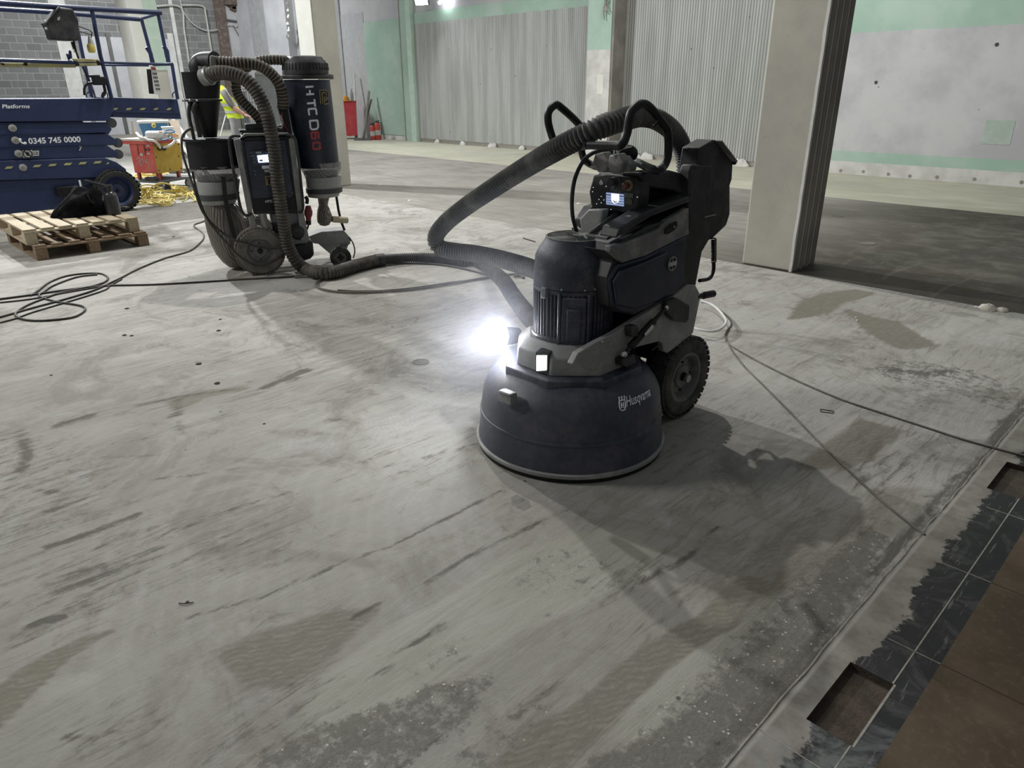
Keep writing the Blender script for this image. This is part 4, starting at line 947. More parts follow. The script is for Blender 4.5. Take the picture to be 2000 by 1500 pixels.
for x, y in ((1159, 366), (1157.5, 374.5), (1174.5, 383.5), (1170, 389.5), (1179.8, 390.5), (1174.5, 396), (1165.5, 398), (1193.5, 409), (1184, 364), (1245, 385)):
    mb = MB(); mb.lathe([(.0016, 0), (.0016, .002)], Q(x, y, .001), (0, -1, 0), 8); obj('panel_led', mb, m_led, pan)
mb = MB(); mb.prism([PX(x, y, XR-.10) for x, y in ((1232, 337), (1290, 331), (1352, 347), (1352, 385), (1296, 372), (1238, 362))], (.10, 0, 0)); obj('panel_arm', mb, m_black, g, .008)
mb = MB(); mb.prism([Vector((XC, y, z)) for y, z in ((2.46, 1.0), (2.52, 1.16), (2.86, 1.10), (2.88, .92), (2.6, .90))], (.24, 0, 0)); obj('handle_mount', mb, m_blackdeep, g, .01)
# camera-side grey clamp made of two hexagonal lobes
def hexl(px_, py_, rp, o): 
    c_ = PY(px_, py_, 2.36); return [c_+Vector((rp*math.cos(a)*1.05, 0, rp*math.sin(a))) for a in [math.radians(15+60*k) for k in range(6)]]
mb = MB()
for x, y in ((1180, 316), (1209, 319)): mb.prism(hexl(x, y, .042, 0), (0, .05, 0))
mb.prism([PY(x, y, 2.38) for x, y in ((1186, 306), (1204, 307), (1224, 304), (1238, 322), (1236, 334), (1218, 337), (1180, 331))], (0, .05, 0))
hx = obj('grey_clamp', mb, m_grayband, g, .006)
mb = MB(); mb.sphere(PY(1224, 300, 2.5), .045, 16, 10, (1.1, 1, .8)); mb.sphere(PY(1196, 295, 2.5), .04, 16, 10, (1.2, 1, .5)); mb.tube([PY(1205, 305, 2.45), PY(1216, 293, 2.45), PY(1236, 287, 2.45)], .006, 6); obj('lever_mechanism', mb, m_blackdeep, g)
mb = MB(); mb.beam(PY(1198.5, 307, 2.33), PY(1200, 291, 2.33), .003, .006); obj('cable_tie', mb, m_label, hx)
# handlebar: one tube with two D shaped ends
XR2, XL2 = -1.66, -2.2
hr = [PX(x, y, XR2) for x, y in ((1214, 282), (1224, 262), (1232, 222), (1250, 204), (1268, 209), (1292, 238), (1304, 258), (1305, 300), (1296, 325), (1280, 332))]
hlft = [PX(x, y, XL2) for x, y in ((1088, 290), (1080, 272), (1071, 240), (1072, 218), (1085, 205), (1097, 211), (1128, 240), (1140, 262), (1136, 292), (1142, 312), (1156, 322))]
P = [Vector((XC, hr[-1].y, hr[-1].z))] + list(reversed(hr)) + [Vector((XC+.1, hr[0].y, hr[0].z-.01)), Vector((XC-.1, hlft[0].y, hlft[0].z))]
mb = MB(); Pth = [Vector((XC, 2.62, hr[-1].z+.0))] + [hr[-1]] + hr[-2::-1] + [PY(1200, 284, hr[0].y)] + [PY(1150, 283, hr[0].y)] 
mb.tube(Pth, .0165, 12, res=8)
mb.tube([PY(1150, 283, hr[0].y)] + hlft + [PY(1175, 325, 2.55), Vector((XC, 2.62, hr[-1].z))], .0165, 12, res=8)
hb = obj('handlebar', mb, m_blackdeep, g)
mb = MB(); mb.tube([PX(1285, 236, XR2+.02), PX(1281, 243, XR2), PX(1275, 247, XR2-.01)], .005, 6); obj('cable_tie', mb, m_blackdeep, hb)
# control lead in front
mb = MB(); mb.tube([PY(1200, 298, 2.42), PY(1180, 294, 2.38), PY(1160, 298, 2.34), PY(1142, 311, 2.3), PY(1128, 335, 2.28), PY(1120, 362, 2.27), PY(1117, 395, 2.27), PY(1119, 425, 2.28), PY(1126, 452, 2.32), PY(1130, 475, 2.36)], .0085, 10); obj('control_lead', mb, m_black, g)
# grey cheek panel left of the hull
mb = MB(); mb.prism([PY(x, y, 2.37) for x, y in ((1137, 427), (1155, 408), (1185, 408), (1172, 470), (1146, 470))], (0, .04, 0)); obj('cheek_panel', mb, m_frame, g, .006)

# ============================================================ hoses of the grinder
HC = {'dusty_ribbed_hose': mat('pale_hose_crest', (0.10, 0.10, 0.10), 0.8, col2=(0.20, 0.195, 0.18), nscale=8), 'dark_ribbed_hose': mat('tan_hose_crest', (0.055, 0.05, 0.042), 0.8, col2=(0.15, 0.135, 0.105), nscale=8)}  # rib crests coloured lighter than the grooves so the ribs stand out
def hose(name, pts, r, m, pitch, amp, parent=None, seg=18, parts=None):
    P = resample(pts, pitch/4); mb = MB()
    mb.tube(P, r, seg, smooth=False, rfun=lambda L, t: r*(1+amp*math.cos(2*math.pi*L/pitch)))
    mb.mi = [1 if f_//seg % 4 in (0, 3) else 0 for f_ in range(len(mb.f))]
    return obj(name, mb, [m, HC.get(m.name, m)], parent, ang=80)
hp = [Vector((-1.90, 3.02, .98)), Vector((-1.92, 3.02, 1.10)), PX(1335, 297, -1.93), PX(1316, 259, -1.93), PX(1286, 235, -1.93), PX(1254, 227, -1.93), AT(1222, 232, 2.78),
      AT(1179, 246, 2.70), AT(1137, 266, 2.72), AT(1083, 294, 2.84), AT(1030, 325, 3.08), AT(970, 363, 3.28), AT(912, 402, 3.50), AT(872, 434, 3.66), AT(851, 462, 3.76),
      AT(858, 483, 3.80), AT(884, 490, 3.76), AT(930, 496, 3.66), AT(985, 508, 3.52), AT(1040, 525, 3.38), AT(1085, 545, 3.22), AT(1110, 560, 3.12)]
lh = hose('suction_hose', hp, .040, m_hose, .018, .13)
tag(lh, 'stiff dark ribbed hose arching over the grinder handlebar and doubling back behind its motor', 'hose')
fp = [(560, 470, .30), (573, 500, .17), (588, 523, .085), (614, 535, .058), (650, 530, .055), (695, 518, .055), (745, 506, .05)]
vac_o = G(515, 537); vu = vac_o  # wheel contact of the extractor
wv = uvw(.93, .36).normalized(); nv = uvw(.36, -.93).normalized()     # along its width, and out of its front towards the room
def V(x, y, off=0.0):                                                  # plane parallel to the extractor front, off metres behind the wheel face
    o = vac_o - nv*off; d = Vector(ray(x, y)); c = Vector(CAM); t = (o-c).dot(nv)/d.dot(nv); return c+d*t
hv = [V(400, 152, .18), V(412, 147, .12), V(424, 142.5, .06), V(450, 144, .0), V(480, 156, -.06), V(504, 184, -.1), V(520, 220, -.12), V(530, 260, -.12), V(536, 300, -.12), V(541, 345, -.12), V(547, 390, -.12), V(553, 430, -.12),
      V(559, 466, -.1), V(567, 490, -.1), V(578, 509, -.1), V(594, 524, -.09), G(620, 533, .060), G(655, 531, .058), G(695, 519, .057), G(742, 507, .056)]
h1 = hose('vacuum_hose', hv, .052, m_hoseb, .026, .085)
tag(h1, 'long dark hose from the dust extractor inlet along the floor to the grinder', 'hose')
hg = [G(738, 508, .056), G(780, 504, .050), G(820, 503, .046), G(860, 505, .046), G(900, 510, .046), G(942, 518, .046), AT(977, 543, 4.33), AT(1002, 578, 3.95), AT(1023, 606, 3.62), AT(1040, 625, 3.42), AT(1075, 650, 3.2)]
h2 = hose('floor_hose', hg, .041, m_hose, .020, .13, h1); h2['label'] = 'thinner finely ribbed end section'
mb = MB(); a, b = G(733, 509, .056), G(750, 507, .055); mb.tube([a, b], .058, 20, smooth=False); obj('hose_coupling', mb, m_black, h1)

# ============================================================ dust extractor
ex = thing('dust_extractor', vac_o, 'tall black industrial dust extractor on wheels with cyclone drum and dust bags', 'dust extractor')
def vring(xl, xr, y, off):
    c = V((xl+xr)/2, y, off); dep = float(np.dot(np.array(c)-CAM, fw)); return c, (xr-xl)/2*dep/F
def vstack(name, rows, off, m, parent=ex, seg=48, ang=35, wob=0, caps=True):
    mb = MB(); rg = []
    for i, (xl, xr, y) in enumerate(rows):
        c, r = vring(xl, xr, y, off)
        rg.append([c+Vector((math.cos(t), math.sin(t), 0))*r*(1+(wob*mnoise.noise(Vector((math.cos(t)*3, math.sin(t)*3, i*.35))) if wob else 0)) for t in [2*math.pi*k/seg for k in range(seg)]])
    mb.rings(rg[::-1], caps, caps); return obj(name, mb, m, parent, ang=ang)
def vprism(name, pts, off, t, m, parent=ex, bev=.006, label=None):
    mb = MB(); mb.prism([V(x, y, off+t/2) for x, y in pts], nv*t); o = obj(name, mb, m, parent, bev)
    if label: o['label'] = label
    return o
def vtube(name, pts, r, m, parent=ex, seg=10, label=None, smooth=True):
    mb = MB(); mb.tube([V(*p) for p in pts], r, seg, smooth=smooth); o = obj(name, mb, m, parent)
    if label: o['label'] = label
    return o
# filter cylinder
FR = [(555, 643, 156), (564, 650, 215), (576, 657, 280), (586, 662, 326)]
cy = vstack('filter_cylinder', FR, .30, m_navy, seg=64)
vstack('cylinder_cap', [(574, 616, 109), (563, 628, 111), (554, 637, 122), (553, 640, 128), (553, 641, 146)], .30, m_black, cy, 64)
vstack('cap_clamp_ring', [(550, 646, 147), (549, 647, 150), (550, 646, 154)], .30, m_black, cy, 64)
mb = MB()
for k in range(40):
    c, r = vring(553.5, 638.5, 124, .30); c2, r2 = vring(553, 640.5, 137, .30); t = 2*math.pi*k/40; d = Vector((math.cos(t), math.sin(t), 0))
    mb.beam(c+d*r, c2+d*r2, .006, .008)
obj('cap_vents', mb, m_blackdeep, cy)
p = V(647, 150, .26); mb = MB(); mb.box(p-Vector((.015, .015, .02)), p+Vector((.015, .015, .02))); obj('ring_latch', mb, m_steel, cy, .004)
def cylsurf(x, y, rows=FR, off=.30, lift=.003):
    """point on the leaning cylinder seen at a pixel, found by marching"""
    d = Vector(ray(x, y)); c0 = Vector(CAM); t = (V(x, y, off)-c0).length/d.length-.35
    rr = [vring(*r, off) for r in rows]
    for k in range(400):
        p = c0+d*t
        zs = [q[0].z for q in rr]
        j = 0
        while j < len(rr)-2 and p.z < zs[j+1]: j += 1
        f = (p.z-zs[j])/(zs[j+1]-zs[j]); c = rr[j][0].lerp(rr[j+1][0], f); r = rr[j][1]*(1-f)+rr[j+1][1]*f
        if math.hypot(p.x-c.x, p.y-c.y) <= r+lift: return p
        t += .0015
    return c0+d*t
def vtext(txt, x0, y0, x1, y1, wpx, m, bold=.02):
    vs, fs, (a, b, c, d) = font_mesh(txt, 1, 0, 1.15, bold); mb = MB(); P = []
    for v in vs:
        t = (v.x-a)/(b-a); w = (v.y-c)/(d-c); P.append(cylsurf(x0+(x1-x0)*t+wpx*w, y0+(y1-y0)*t-1.5*w))
    mb.add(P, fs); return obj('lettering', mb, m, cy, smooth=False)
def stroke(lines, m):
    for L in lines:
        mb = MB(); P = []
        for a, b in zip(L, L[1:]):
            for k in range(4): P.append((a[0]+(b[0]-a[0])*k/4, a[1]+(b[1]-a[1])*k/4))
        P.append(L[-1]); Q2 = [cylsurf(x, y, lift=.002) for x, y in P]
        for a, b in zip(Q2, Q2[1:]):
            nn = (a-vring(*FR[1], .30)[0]); nn.z = 0; mb.beam(a-(b-a)*.12, b+(b-a)*.12, .015, .003, nn)
        obj('lettering', mb, m, cy, smooth=False)
stroke([[(597, 170), (611.5, 169)], [(605, 176), (605.5, 184)], [(598.5, 184.5), (613, 183.5)], [(614, 194), (615.5, 208)], [(600, 202), (615, 201)],
        [(604, 225), (602.5, 213), (617, 212), (618.5, 224)], [(606.5, 250), (605, 236), (620, 235), (621.5, 247), (619, 252), (609, 253), (606.5, 250)]], m_letter)
stroke([[(622.5, 270), (621.5, 258), (608, 259), (609.5, 271), (616.5, 270.5), (616, 259)], [(611, 279), (624, 278), (625.5, 290), (612.5, 291.5), (611, 279)]], m_redp)
def gold(pts):
    mb = MB(); mb.tube([cylsurf(x, y, lift=.004) for x, y in pts], .0042, 6, smooth=False); obj('gold_monogram', mb, m_gold, cy)
gold([(626, 203), (624, 176), (636, 176), (641, 180), (641, 190), (636, 195), (632, 195)]); gold([(630, 203), (628.5, 181), (635, 181), (637, 184), (637, 190), (632.5, 190), (634, 204), (642, 202), (641, 196)])
vstack('clear_film', [(586, 664, 316), (589, 665, 330), (595, 661, 341), (597, 660, 345)], .30, m_film, wob=.05)
vstack('film_band', [(594, 658, 334), (595, 658, 341)], .30, m_strap)
col2_ = vstack('bag_collar', [(596, 666, 344), (598, 666, 347), (600, 666, 367), (601, 664, 376), (603, 661, 383), (612, 650, 385)], .30, m_collar)
vstack('collar_strap', [(598, 668, 366), (599, 668, 375)], .30, m_collarb, col2_)
vstack('sample_bag', [(621, 643, 385), (622, 641, 394), (623, 640, 401), (620, 645, 411), (619, 649, 423), (620, 648, 432), (625, 643, 439), (631, 638, 441)], .30, m_bag, wob=.12)
a, b = V(649, 428, .28), V(679, 430, .30); mb = MB(); mb.lathe([(.026, 0), (.030, .01), (.030, (b-a).length-.01), (.027, (b-a).length)], a, b-a, 20); obj('tape_roll', mb, mat('pale_yellow_tape', (.50, .44, .30), .6), ex)
# cyclone
cyc = vstack('cyclone_drum', [(356, 429, 141), (357, 429, 144), (365, 427, 193)], .28, m_blackdeep, seg=56)
vstack('cyclone_flange', [(359, 432, 194), (359, 432, 198)], .28, m_black, cyc)
vstack('cyclone_cone', [(368, 428, 198), (398, 423, 268)], .28, m_blackdeep, cyc)
mb = MB(); p = V(361, 197, .12)
for x, y in ((360, 196), (371, 196), (385, 196)): mb.sphere(V(x, y, .12), .011, 8, 6)
obj('flange_bolt', mb, m_chrome, cyc)
vtube('elbow_pipe', [(392, 142, .3), (388, 130, .3), (396, 122, .3), (412, 120, .25), (420, 120, .22)], .075, m_black, cyc, 20)
vprism('hose_socket', [(409, 111), (412, 108), (428, 112), (427, 131), (410, 132)], .16, .11, m_frame, cyc, .012, 'grey square hose socket')
mb = MB(); a, b = V(397, 152, .17), V(421, 143, .10); mb.lathe([(.066, 0), (.066, .05), (.058, .055), (.058, (b-a).length)], a, (b-a), 24); ins = obj('inlet_spigot', mb, m_frame, cyc)
mb = MB(); mb.lathe([(.070, .045), (.072, .05), (.072, .065), (.070, .07)], a, (b-a), 24); mb.box(a+Vector((-.02, -.02, .06)), a+Vector((.02, .02, .085))); obj('hose_clamp', mb, m_steel, ins)
# stand bars
vtube('stand_bar', [(372, 200, .2), (369, 214, .2), (371, 235, .2), (377, 262, .2), (379, 272, .2)], .014, m_black)
vtube('stand_bar', [(384, 201, .15), (380, 210, .15), (383, 232, .15), (391, 268, .15)], .018, m_black)
# collecting drum
dr = vstack('collecting_drum', [(360, 480, 269), (360, 480, 273), (366, 476, 275), (374, 471, 327)], .34, m_blackdeep, seg=64)
vstack('clear_film', [(374, 472, 322), (379, 470, 334), (383, 466, 345), (388, 462, 352)], .34, m_film, wob=.05)
vstack('film_band', [(387, 462, 343), (389, 461, 351)], .34, m_strap)
co = vstack('bag_collar', [(384, 466, 352), (384, 466, 356), (388, 464, 378), (390, 462, 389), (396, 458, 397)], .34, m_collar)
vstack('collar_strap', [(386, 466, 377), (389, 464, 388)], .34, m_collarb, co)
vstack('dust_bag', [(397, 458, 396), (400, 468, 406), (402, 475, 430), (407, 479, 450), (414, 484, 472), (424, 488, 492), (436, 490, 508), (448, 486, 519)], .34, m_bag, wob=.07, seg=64, ang=80)
mb = MB(); S_ = [V(436, 345, .085), V(438, 365, .085), V(440, 388, .095), V(445, 410, .1), (V(452, 440, .1)), V(460, 470, .08)]
for a, b in zip(S_, S_[1:]): mb.beam(a, b, .035, .004, nv)
obj('webbing_strap', mb, m_strap, ex)
# main cabinet
cab = vprism('cabinet', [(466, 271), (481, 264), (561, 262), (572, 268), (585, 410), (494, 414)], .03, .34, m_black, ex, .015)
vprism('front_panel', [(476, 275), (558, 272), (576, 402), (496, 407)], .012, .02, m_navy, cab, .006)
vprism('lower_panel', [(492, 388), (576, 384), (580, 409), (495, 413)], .005, .02, m_blackdeep, cab, .003)
vprism('display_bezel', [(488, 294), (540, 291), (544, 322), (492, 325)], .0, .01, m_navy, cab, .003)
sc_ = vprism('display_screen', [(502.5, 304), (523, 302), (525, 316.5), (505, 317.5)], -.009, .006, emit('bright_blue_screen', (.62, .78, 1.0), 5.0), cab, 0, 'glowing blue white display')
vprism('screen_band', [(506, 312), (513, 311), (514, 315), (507, 315.5)], -.013, .003, m_screend, sc_, 0)
vprism('badge_strip', [(499, 296.5), (510, 296), (511, 299.5), (500, 300)], -.009, .003, m_label, cab, 0)
vprism('sticker', [(511, 324), (527, 323), (528, 329), (512, 330)], -.003, .004, m_letter, cab, 0); vprism('sticker', [(516, 331.5), (526, 331), (527, 336), (517, 336.5)], -.003, .004, m_label, cab, 0)
for x, y in ((490, 298), (495, 304.5), (491, 305), (496, 310), (497, 317), (519, 297.5), (565, 384), (571, 377), (497, 334), (498, 341)):
    mb = MB(); mb.lathe([(.004, 0), (.004, .004)], V(x, y, -.008), nv, 8); obj('indicator', mb, m_label, cab)
for pts in ([(518.5, 345), (532, 344), (534, 360), (520.5, 361), (518.5, 345)], [(523, 361), (521.5, 349), (529, 348), (530, 360)]):
    vtube('gold_monogram', [(x, y, -.006) for x, y in pts], .005, m_gold, cab, 6, smooth=False)
text_on('lettering', 'HTC', V(518, 391, -.008), V(532, 390, -.008), V(518.5, 396, -.008), m_letter, cab, nv, .02)
vprism('side_flange', [(456, 273), (467, 271), (494, 418), (484, 420)], .0, .03, m_frame, cab, .004)
vprism('side_flange', [(563, 270), (573, 270), (593, 411), (581, 413)], .0, .03, m_frame, cab, .004)
vtube('grab_tube', [(469, 266, -.02), (456, 266, -.04), (448, 274, -.05), (451, 305, -.05), (459, 350, -.05), (468, 398, -.05), (474, 415, -.05), (482, 421, -.04), (491, 417, -.02)], .012, m_black, cab, 10)
vtube('grab_tube', [(559, 263, -.02), (570, 266, -.04), (577, 275, -.05), (583, 315, -.05), (588, 360, -.05), (592, 400, -.05), (590, 412, -.04), (584, 414, -.02)], .012, m_black, cab, 10)
vprism('top_cover', [(466, 270), (481, 263.5), (561, 261.5), (566, 266), (560, 258), (476, 259)], .0, .30, m_grayband, cab, .004)
vprism('lid_plate', [(467, 253), (520, 252), (521, 257), (468, 258)], .10, .22, m_black, cab, .003)
vprism('socket_block', [(478, 242), (514, 240), (514, 253), (479, 253)], .12, .12, m_black, cab, .008)
vprism('socket_block', [(514, 246), (552, 244), (556, 262), (516, 262)], .16, .16, m_black, cab, .008)
# pillar between cabinet and cylinder
vprism('cylinder_bracket', [(541, 206), (560, 206), (571, 268), (556, 262)], .18, .10, m_blackdeep, ex, .005)
vtube('red_cable', [(550, 220, .1), (553, 238, .1), (561, 255, .1), (569, 268, .05)], .006, m_redplug)
vtube('pale_cable', [(540, 246, .05), (549, 250, .05), (552, 240, .05), (548, 225, .05)], .005, m_label)
# legs, pump, chassis
vprism('leg', [(484, 418), (495, 416), (505, 456), (492, 458)], .02, .04, m_frame); vprism('leg', [(580, 410), (592, 409), (604, 468), (588, 470)], .02, .04, m_frame)
mb = MB(); a, b = V(512, 416, .05), V(519, 452, .05); mb.lathe([(.034, 0), (.034, (b-a).length)], a, b-a, 24); obj('chrome_post', mb, m_steel, ex)
vprism('pump_housing', [(525, 412), (586, 409), (598, 470), (540, 476)], .10, .25, m_grayplastic, ex, .015)
for q in range(4): vprism('cooling_fin', [(530+q*4, 436), (532+q*4, 436), (537+q*4, 458), (535+q*4, 458)], .06, .05, m_black, ex, .002)
mb = MB(); mb.lathe([(.07, 0), (.07, .03), (.045, .05)], V(581, 452, .06), nv, 24); obj('pump_cover', mb, m_black, ex)
vprism('blower', [(572, 474), (608, 466), (611, 493), (604, 501), (588, 506), (576, 500)], .14, .22, m_black, ex, .015)
mb = MB()
for q in range(9): mb.beam(V(581+q*3, 504-q*.9, .02), V(581+q*3, 508-q*.9, .02), .012, .012)
obj('blower_feet', mb, m_blackdeep, ex)
base = vprism('base_plate', [(590, 462), (625, 449), (668, 446), (676, 455), (683, 463), (682, 468), (640, 474), (612, 472)], .33, .20, m_frame, ex, .006)
vprism('caster_bracket', [(618, 473), (682, 466), (684, 474), (676, 482), (650, 500), (636, 488)], .34, .05, m_frame, ex, .005)
vprism('caster_fork', [(662, 474), (680, 473), (676, 488), (669, 503), (664, 500), (661, 485)], .34, .07, m_steel, ex, .004)
c0_ = G(667, 521)+Vector((0, 0, .088)); wheel(c0_, .088, .05, nv, m_rubber, m_grayband, ex, 18, .5)
vtube('brake_cable', [(681, 463, .33), (689, 474, .33), (693, 490, .33), (690, 504, .33)], .006, m_black)
mb = MB(); S_ = [V(657, 384, .30), V(661, 410, .30), V(666, 432, .30), V(673, 450, .3)]
for a, b in zip(S_, S_[1:]): mb.beam(a, b, .022, .006, nv)
obj('webbing_strap', mb, m_strap, ex)
# plug
mb = MB(); mb.tube([V(597, 384, .05), V(600, 390, .05), V(599, 398, .05)], .016, 12); pg = obj('power_plug', mb, m_blackdeep, ex)
a, b = V(602, 402, .05), V(602.5, 431, .05); L_ = (b-a).length; mb = MB(); mb.lathe([(.022, 0), (.030, L_*.25), (.036, L_*.35), (.034, L_*.6), (.024, L_*.8), (.022, L_)], a, b-a, 20); obj('plug_sleeve', mb, m_redplug, pg)['label'] = 'dark red sleeve'
mb = MB(); mb.lathe([(.024, 0), (.022, .035)], b, b-a, 16); obj('plug_cap', mb, m_blackdeep, pg)
vtube('plug_lead', [(603, 437, .05), (600, 447, .05), (594, 454, .05)], .008, m_blackdeep, pg)
# wheels
wr = .205; wc = vac_o-nv*.05+Vector((0, 0, wr))
wheel(wc, wr, .11, nv, m_rubberd, mat('dusty_grey_rim', (.16, .16, .15), .6, col2=(.26, .25, .23), nscale=12), ex, 40, .56)
wheel(wc-nv*.62, wr, .11, -nv, m_rubberd, m_grayband, ex, 30, .56)
# ribbed hoses on the machine
def vhose(name, pts, r, pitch, amp, label=None):
    o = hose(name, [V(*p) for p in pts], r, m_hoseb, pitch, amp, ex, 16)
    if label: o['label'] = label
    P = resample([V(*p) for p in pts], pitch/4); mb = MB(); n_ = 0
    for i in range(4, len(P)-4, 4):
        T = (P[i+1]-P[i-1]).normalized(); A_ = T.orthogonal().normalized(); B2 = T.cross(A_)
        mb.lathe([(r*1.045, -.0028), (r*1.075, 0), (r*1.045, .0028)], P[i], T, 16, capa=False, capb=False)
    obj('hose_wire', mb, m_brass, o)
    return o
vhose('bypass_hose', [(424, 121, .16), (448, 123, .14), (478, 123, .12), (508, 129, .12), (532, 146, .12), (546, 167, .12), (551, 190, .14), (552, 212, .16)], .044, .026, .05, 'tan-ribbed hose arching over the machine')
vhose('filter_hose', [(560, 118, .28), (535, 117, .3), (508, 119, .34), (482, 132, .36), (466, 148, .34), (461, 164, .3), (464, 182, .28), (475, 199, .25), (492, 217, .22), (506, 233, .2), (512, 246, .2)], .038, .026, .05, 'tan-ribbed hose curling down from the filter cap')
# leads draped over the extractor
vtube('draped_lead', [(374, 250, .1), (362, 258, .05), (355, 272, 0), (357, 300, -.02), (366, 330, -.03), (378, 365, -.04), (388, 395, -.04), (400, 420, -.04), (425, 447, -.04), (455, 467, -.03), (480, 474, -.03), (500, 481, -.02), (530, 485, -.03), (556, 484, -.04)], .0095, m_cablek)
vtube('draped_lead', [(376, 335, -.02), (380, 355, -.03), (390, 393, -.04), (408, 432, -.05), (440, 472, -.05), (470, 502, -.05), (500, 517, -.03), (530, 512, -.03), (556, 497, -.03)], .0095, m_cablek)

# ============================================================ scissor lift
XF = -10.6; XB2 = -11.75
def LX(x, y, X=XF): return PX(x, y, X)
lift = thing('scissor_lift', Vector(((XF+XB2)/2, 2.2, 0)), 'dark blue scissor lift platform, folded down, with guard rails', 'scissor lift')
def lprism(name, pts, X0, X1, m, parent=lift, bev=.008, label=None):
    mb = MB(); P = [LX(x, y) for x, y in pts]; mb.prism([Vector(((X0+X1)/2, p.y, p.z)) for p in P], (X1-X0, 0, 0)); o = obj(name, mb, m, parent, bev)
    if label: o['label'] = label
    return o
dk = lprism('platform_deck', [(-190, 194), (219, 192), (224, 208), (214, 236), (-190, 240)], XB2, XF, m_blue)
xd = lprism('extension_deck', [(219, 190), (350, 194), (358, 233), (222, 229)], XB2+.06, XF-.06, m_blue)
lprism('deck_lip', [(222, 216), (352, 218), (353, 222), (222, 220)], XF-.065, XF-.05, m_blue, xd, .002)
for k, (a, b) in enumerate(((222, 232), (248, 259), (275, 286), (302, 311), (328, 337))):
    lprism('hazard_mark', [(a, 215), (a+4, 211), (b+2, 211), (b-2, 215)], XF-.062, XF-.054, m_haz, xd, 0)
for k, (pts) in enumerate((
    [(-190, 243), (208, 240), (220, 252), (214, 262), (198, 263), (-190, 266)],
    [(-190, 268), (206, 258), (232, 276), (228, 284), (214, 284), (-190, 291)],
    [(-190, 293), (208, 282), (233, 300), (228, 308), (208, 308), (-190, 318)],
    )):
    a = lprism('scissor_arm', pts, XF-.09, XF-.02, m_blue)
    P = [LX(x, y) for x, y in pts]; mb = MB(); mb.prism([Vector((XB2+.06, p.y, p.z)) for p in P], (.07, 0, 0)); obj('scissor_arm', mb, m_blue, lift, .008)
    lprism('arm_edge', [(pts[0][0], pts[0][1]-1.5), (pts[1][0], pts[1][1]-1), (pts[1][0], pts[1][1]+.5), (pts[0][0], pts[0][1]+.6)], XF-.09, XF-.012, m_blue, a, 0)
    e = ((214, 238), (226, 277), (227, 299))[k]; mb = MB(); mb.lathe([(.06, 0), (.06, .03)], LX(e[0]+3, e[1]+2, XF-.07), (1, 0, 0), 20); obj('arm_pin', mb, m_collarb, a)
for x, y in ((24, 250), (30, 274), (36, 300), (44, 327)):
    mb = MB(); mb.lathe([(.042, 0), (.042, .025), (.02, .03)], LX(x, y, XF-.02), (1, 0, 0), 20); p_ = obj('pivot_pin', mb, m_collar, lift)
    mb = MB(); mb.lathe([(.018, .028), (.018, .04)], LX(x, y, XF-.02), (1, 0, 0), 12); obj('pin_head', mb, m_steel, p_)
bs = lprism('base_frame', [(-190, 320), (205, 308), (228, 317), (246, 330), (249, 343), (222, 346), (-190, 358)], XB2+.05, XF, m_blue)
for a in (9, 64, 94, 124, 153, 182):
    y = 329-a*.06; lprism('hazard_mark', [(a, y+1.5), (a+4, y-3), (a+17, y-3.7), (a+13, y+.8)], XF-.002, XF+.004, m_haz, bs, 0)
lprism('hazard_mark', [(207, 321), (212, 316), (213, 320)], XF-.002, XF+.004, m_haz, bs, 0)
lprism('service_plate', [(214, 337), (221, 336), (222, 343), (215, 344)], XF-.002, XF+.006, m_label, bs, 0)
lprism('chassis', [(-190, 359), (221, 346), (219, 358), (172, 362), (148, 372), (140, 400), (110, 411), (-190, 440)], XB2+.1, XF-.03, m_blue)
lprism('foot_rail', [(-190, 432), (0, 421), (108, 409), (108, 413), (0, 425), (-190, 437)], XF-.04, XF-.01, m_haz)
lprism('battery_tray', [(108, 366), (150, 362), (150, 382), (112, 384)], XF-.05, XF+.05, m_blackdeep)
lprism('end_hook', [(230, 340), (258, 343), (258, 347), (232, 347)], XF-.08, XF-.02, m_blackdeep)
wheel((XF+.02, 2.98, .27), .27, .20, (1, 0, 0), m_rubberb, m_blue, lift, 30, .68)
wheel((XB2-.02, 2.98, .27), .27, .20, (-1, 0, 0), m_rubberb, m_blue, lift, 30, .68)
wheel((XB2-.02, .6, .27), .27, .20, (-1, 0, 0), m_rubberb, m_blue, lift, 30, .68)
wheel((XF+.02, .6, .27), .27, .20, (1, 0, 0), m_rubberb, m_blue, lift, 30, .68)
def lrail(name, pts, r=.022, m=m_blue, X=XF, parent=lift, smooth=False):
    mb = MB(); mb.tube([LX(x, y, X) if len((x, y)) == 2 else None for x, y in pts], r, 10, smooth=smooth); return obj(name, mb, m, parent)
lrail('top_rail', [(-190, -6), (0, 6), (120, 14), (315, 25)], .03, m_blue)
lrail('mid_rail', [(-190, 118), (0, 117.5), (145, 122), (200, 122)], .022); lrail('mid_rail', [(200, 122), (270, 124), (336, 126)], .016)
lrail('rail_post', [(180, 22), (196, 108), (218, 192)], .024)
lrail('rail_post', [(309, 28), (326, 112)], .022); lrail('rail_post', [(336, 125), (347, 194)], .022)
lrail('post_hinge', [(320, 90), (326, 100), (329, 122)], .028)
XB3 = XB2+.15
lrail('top_rail', [(-190, 7), (0, 18), (130, 26), (272, 38)], .028, m_blue, XB3); lrail('rail_post', [(276, 36), (292, 96), (300, 124)], .024, m_blue, XB3); lrail('rail_post', [(150, 50), (160, 100), (180, 192)], .022, m_blue, XB3)
mb = MB(); mb.tube([LX(311, 26), LX(274, 37, XB3)], .02, 8, smooth=False); obj('cross_rail', mb, m_blue, lift)
lrail('mid_rail', [(200, 127), (290, 128)], .014, m_blue, XB3); lrail('post_hinge', [(286, 92), (294, 104), (298, 124)], .03, m_blue, XB3)
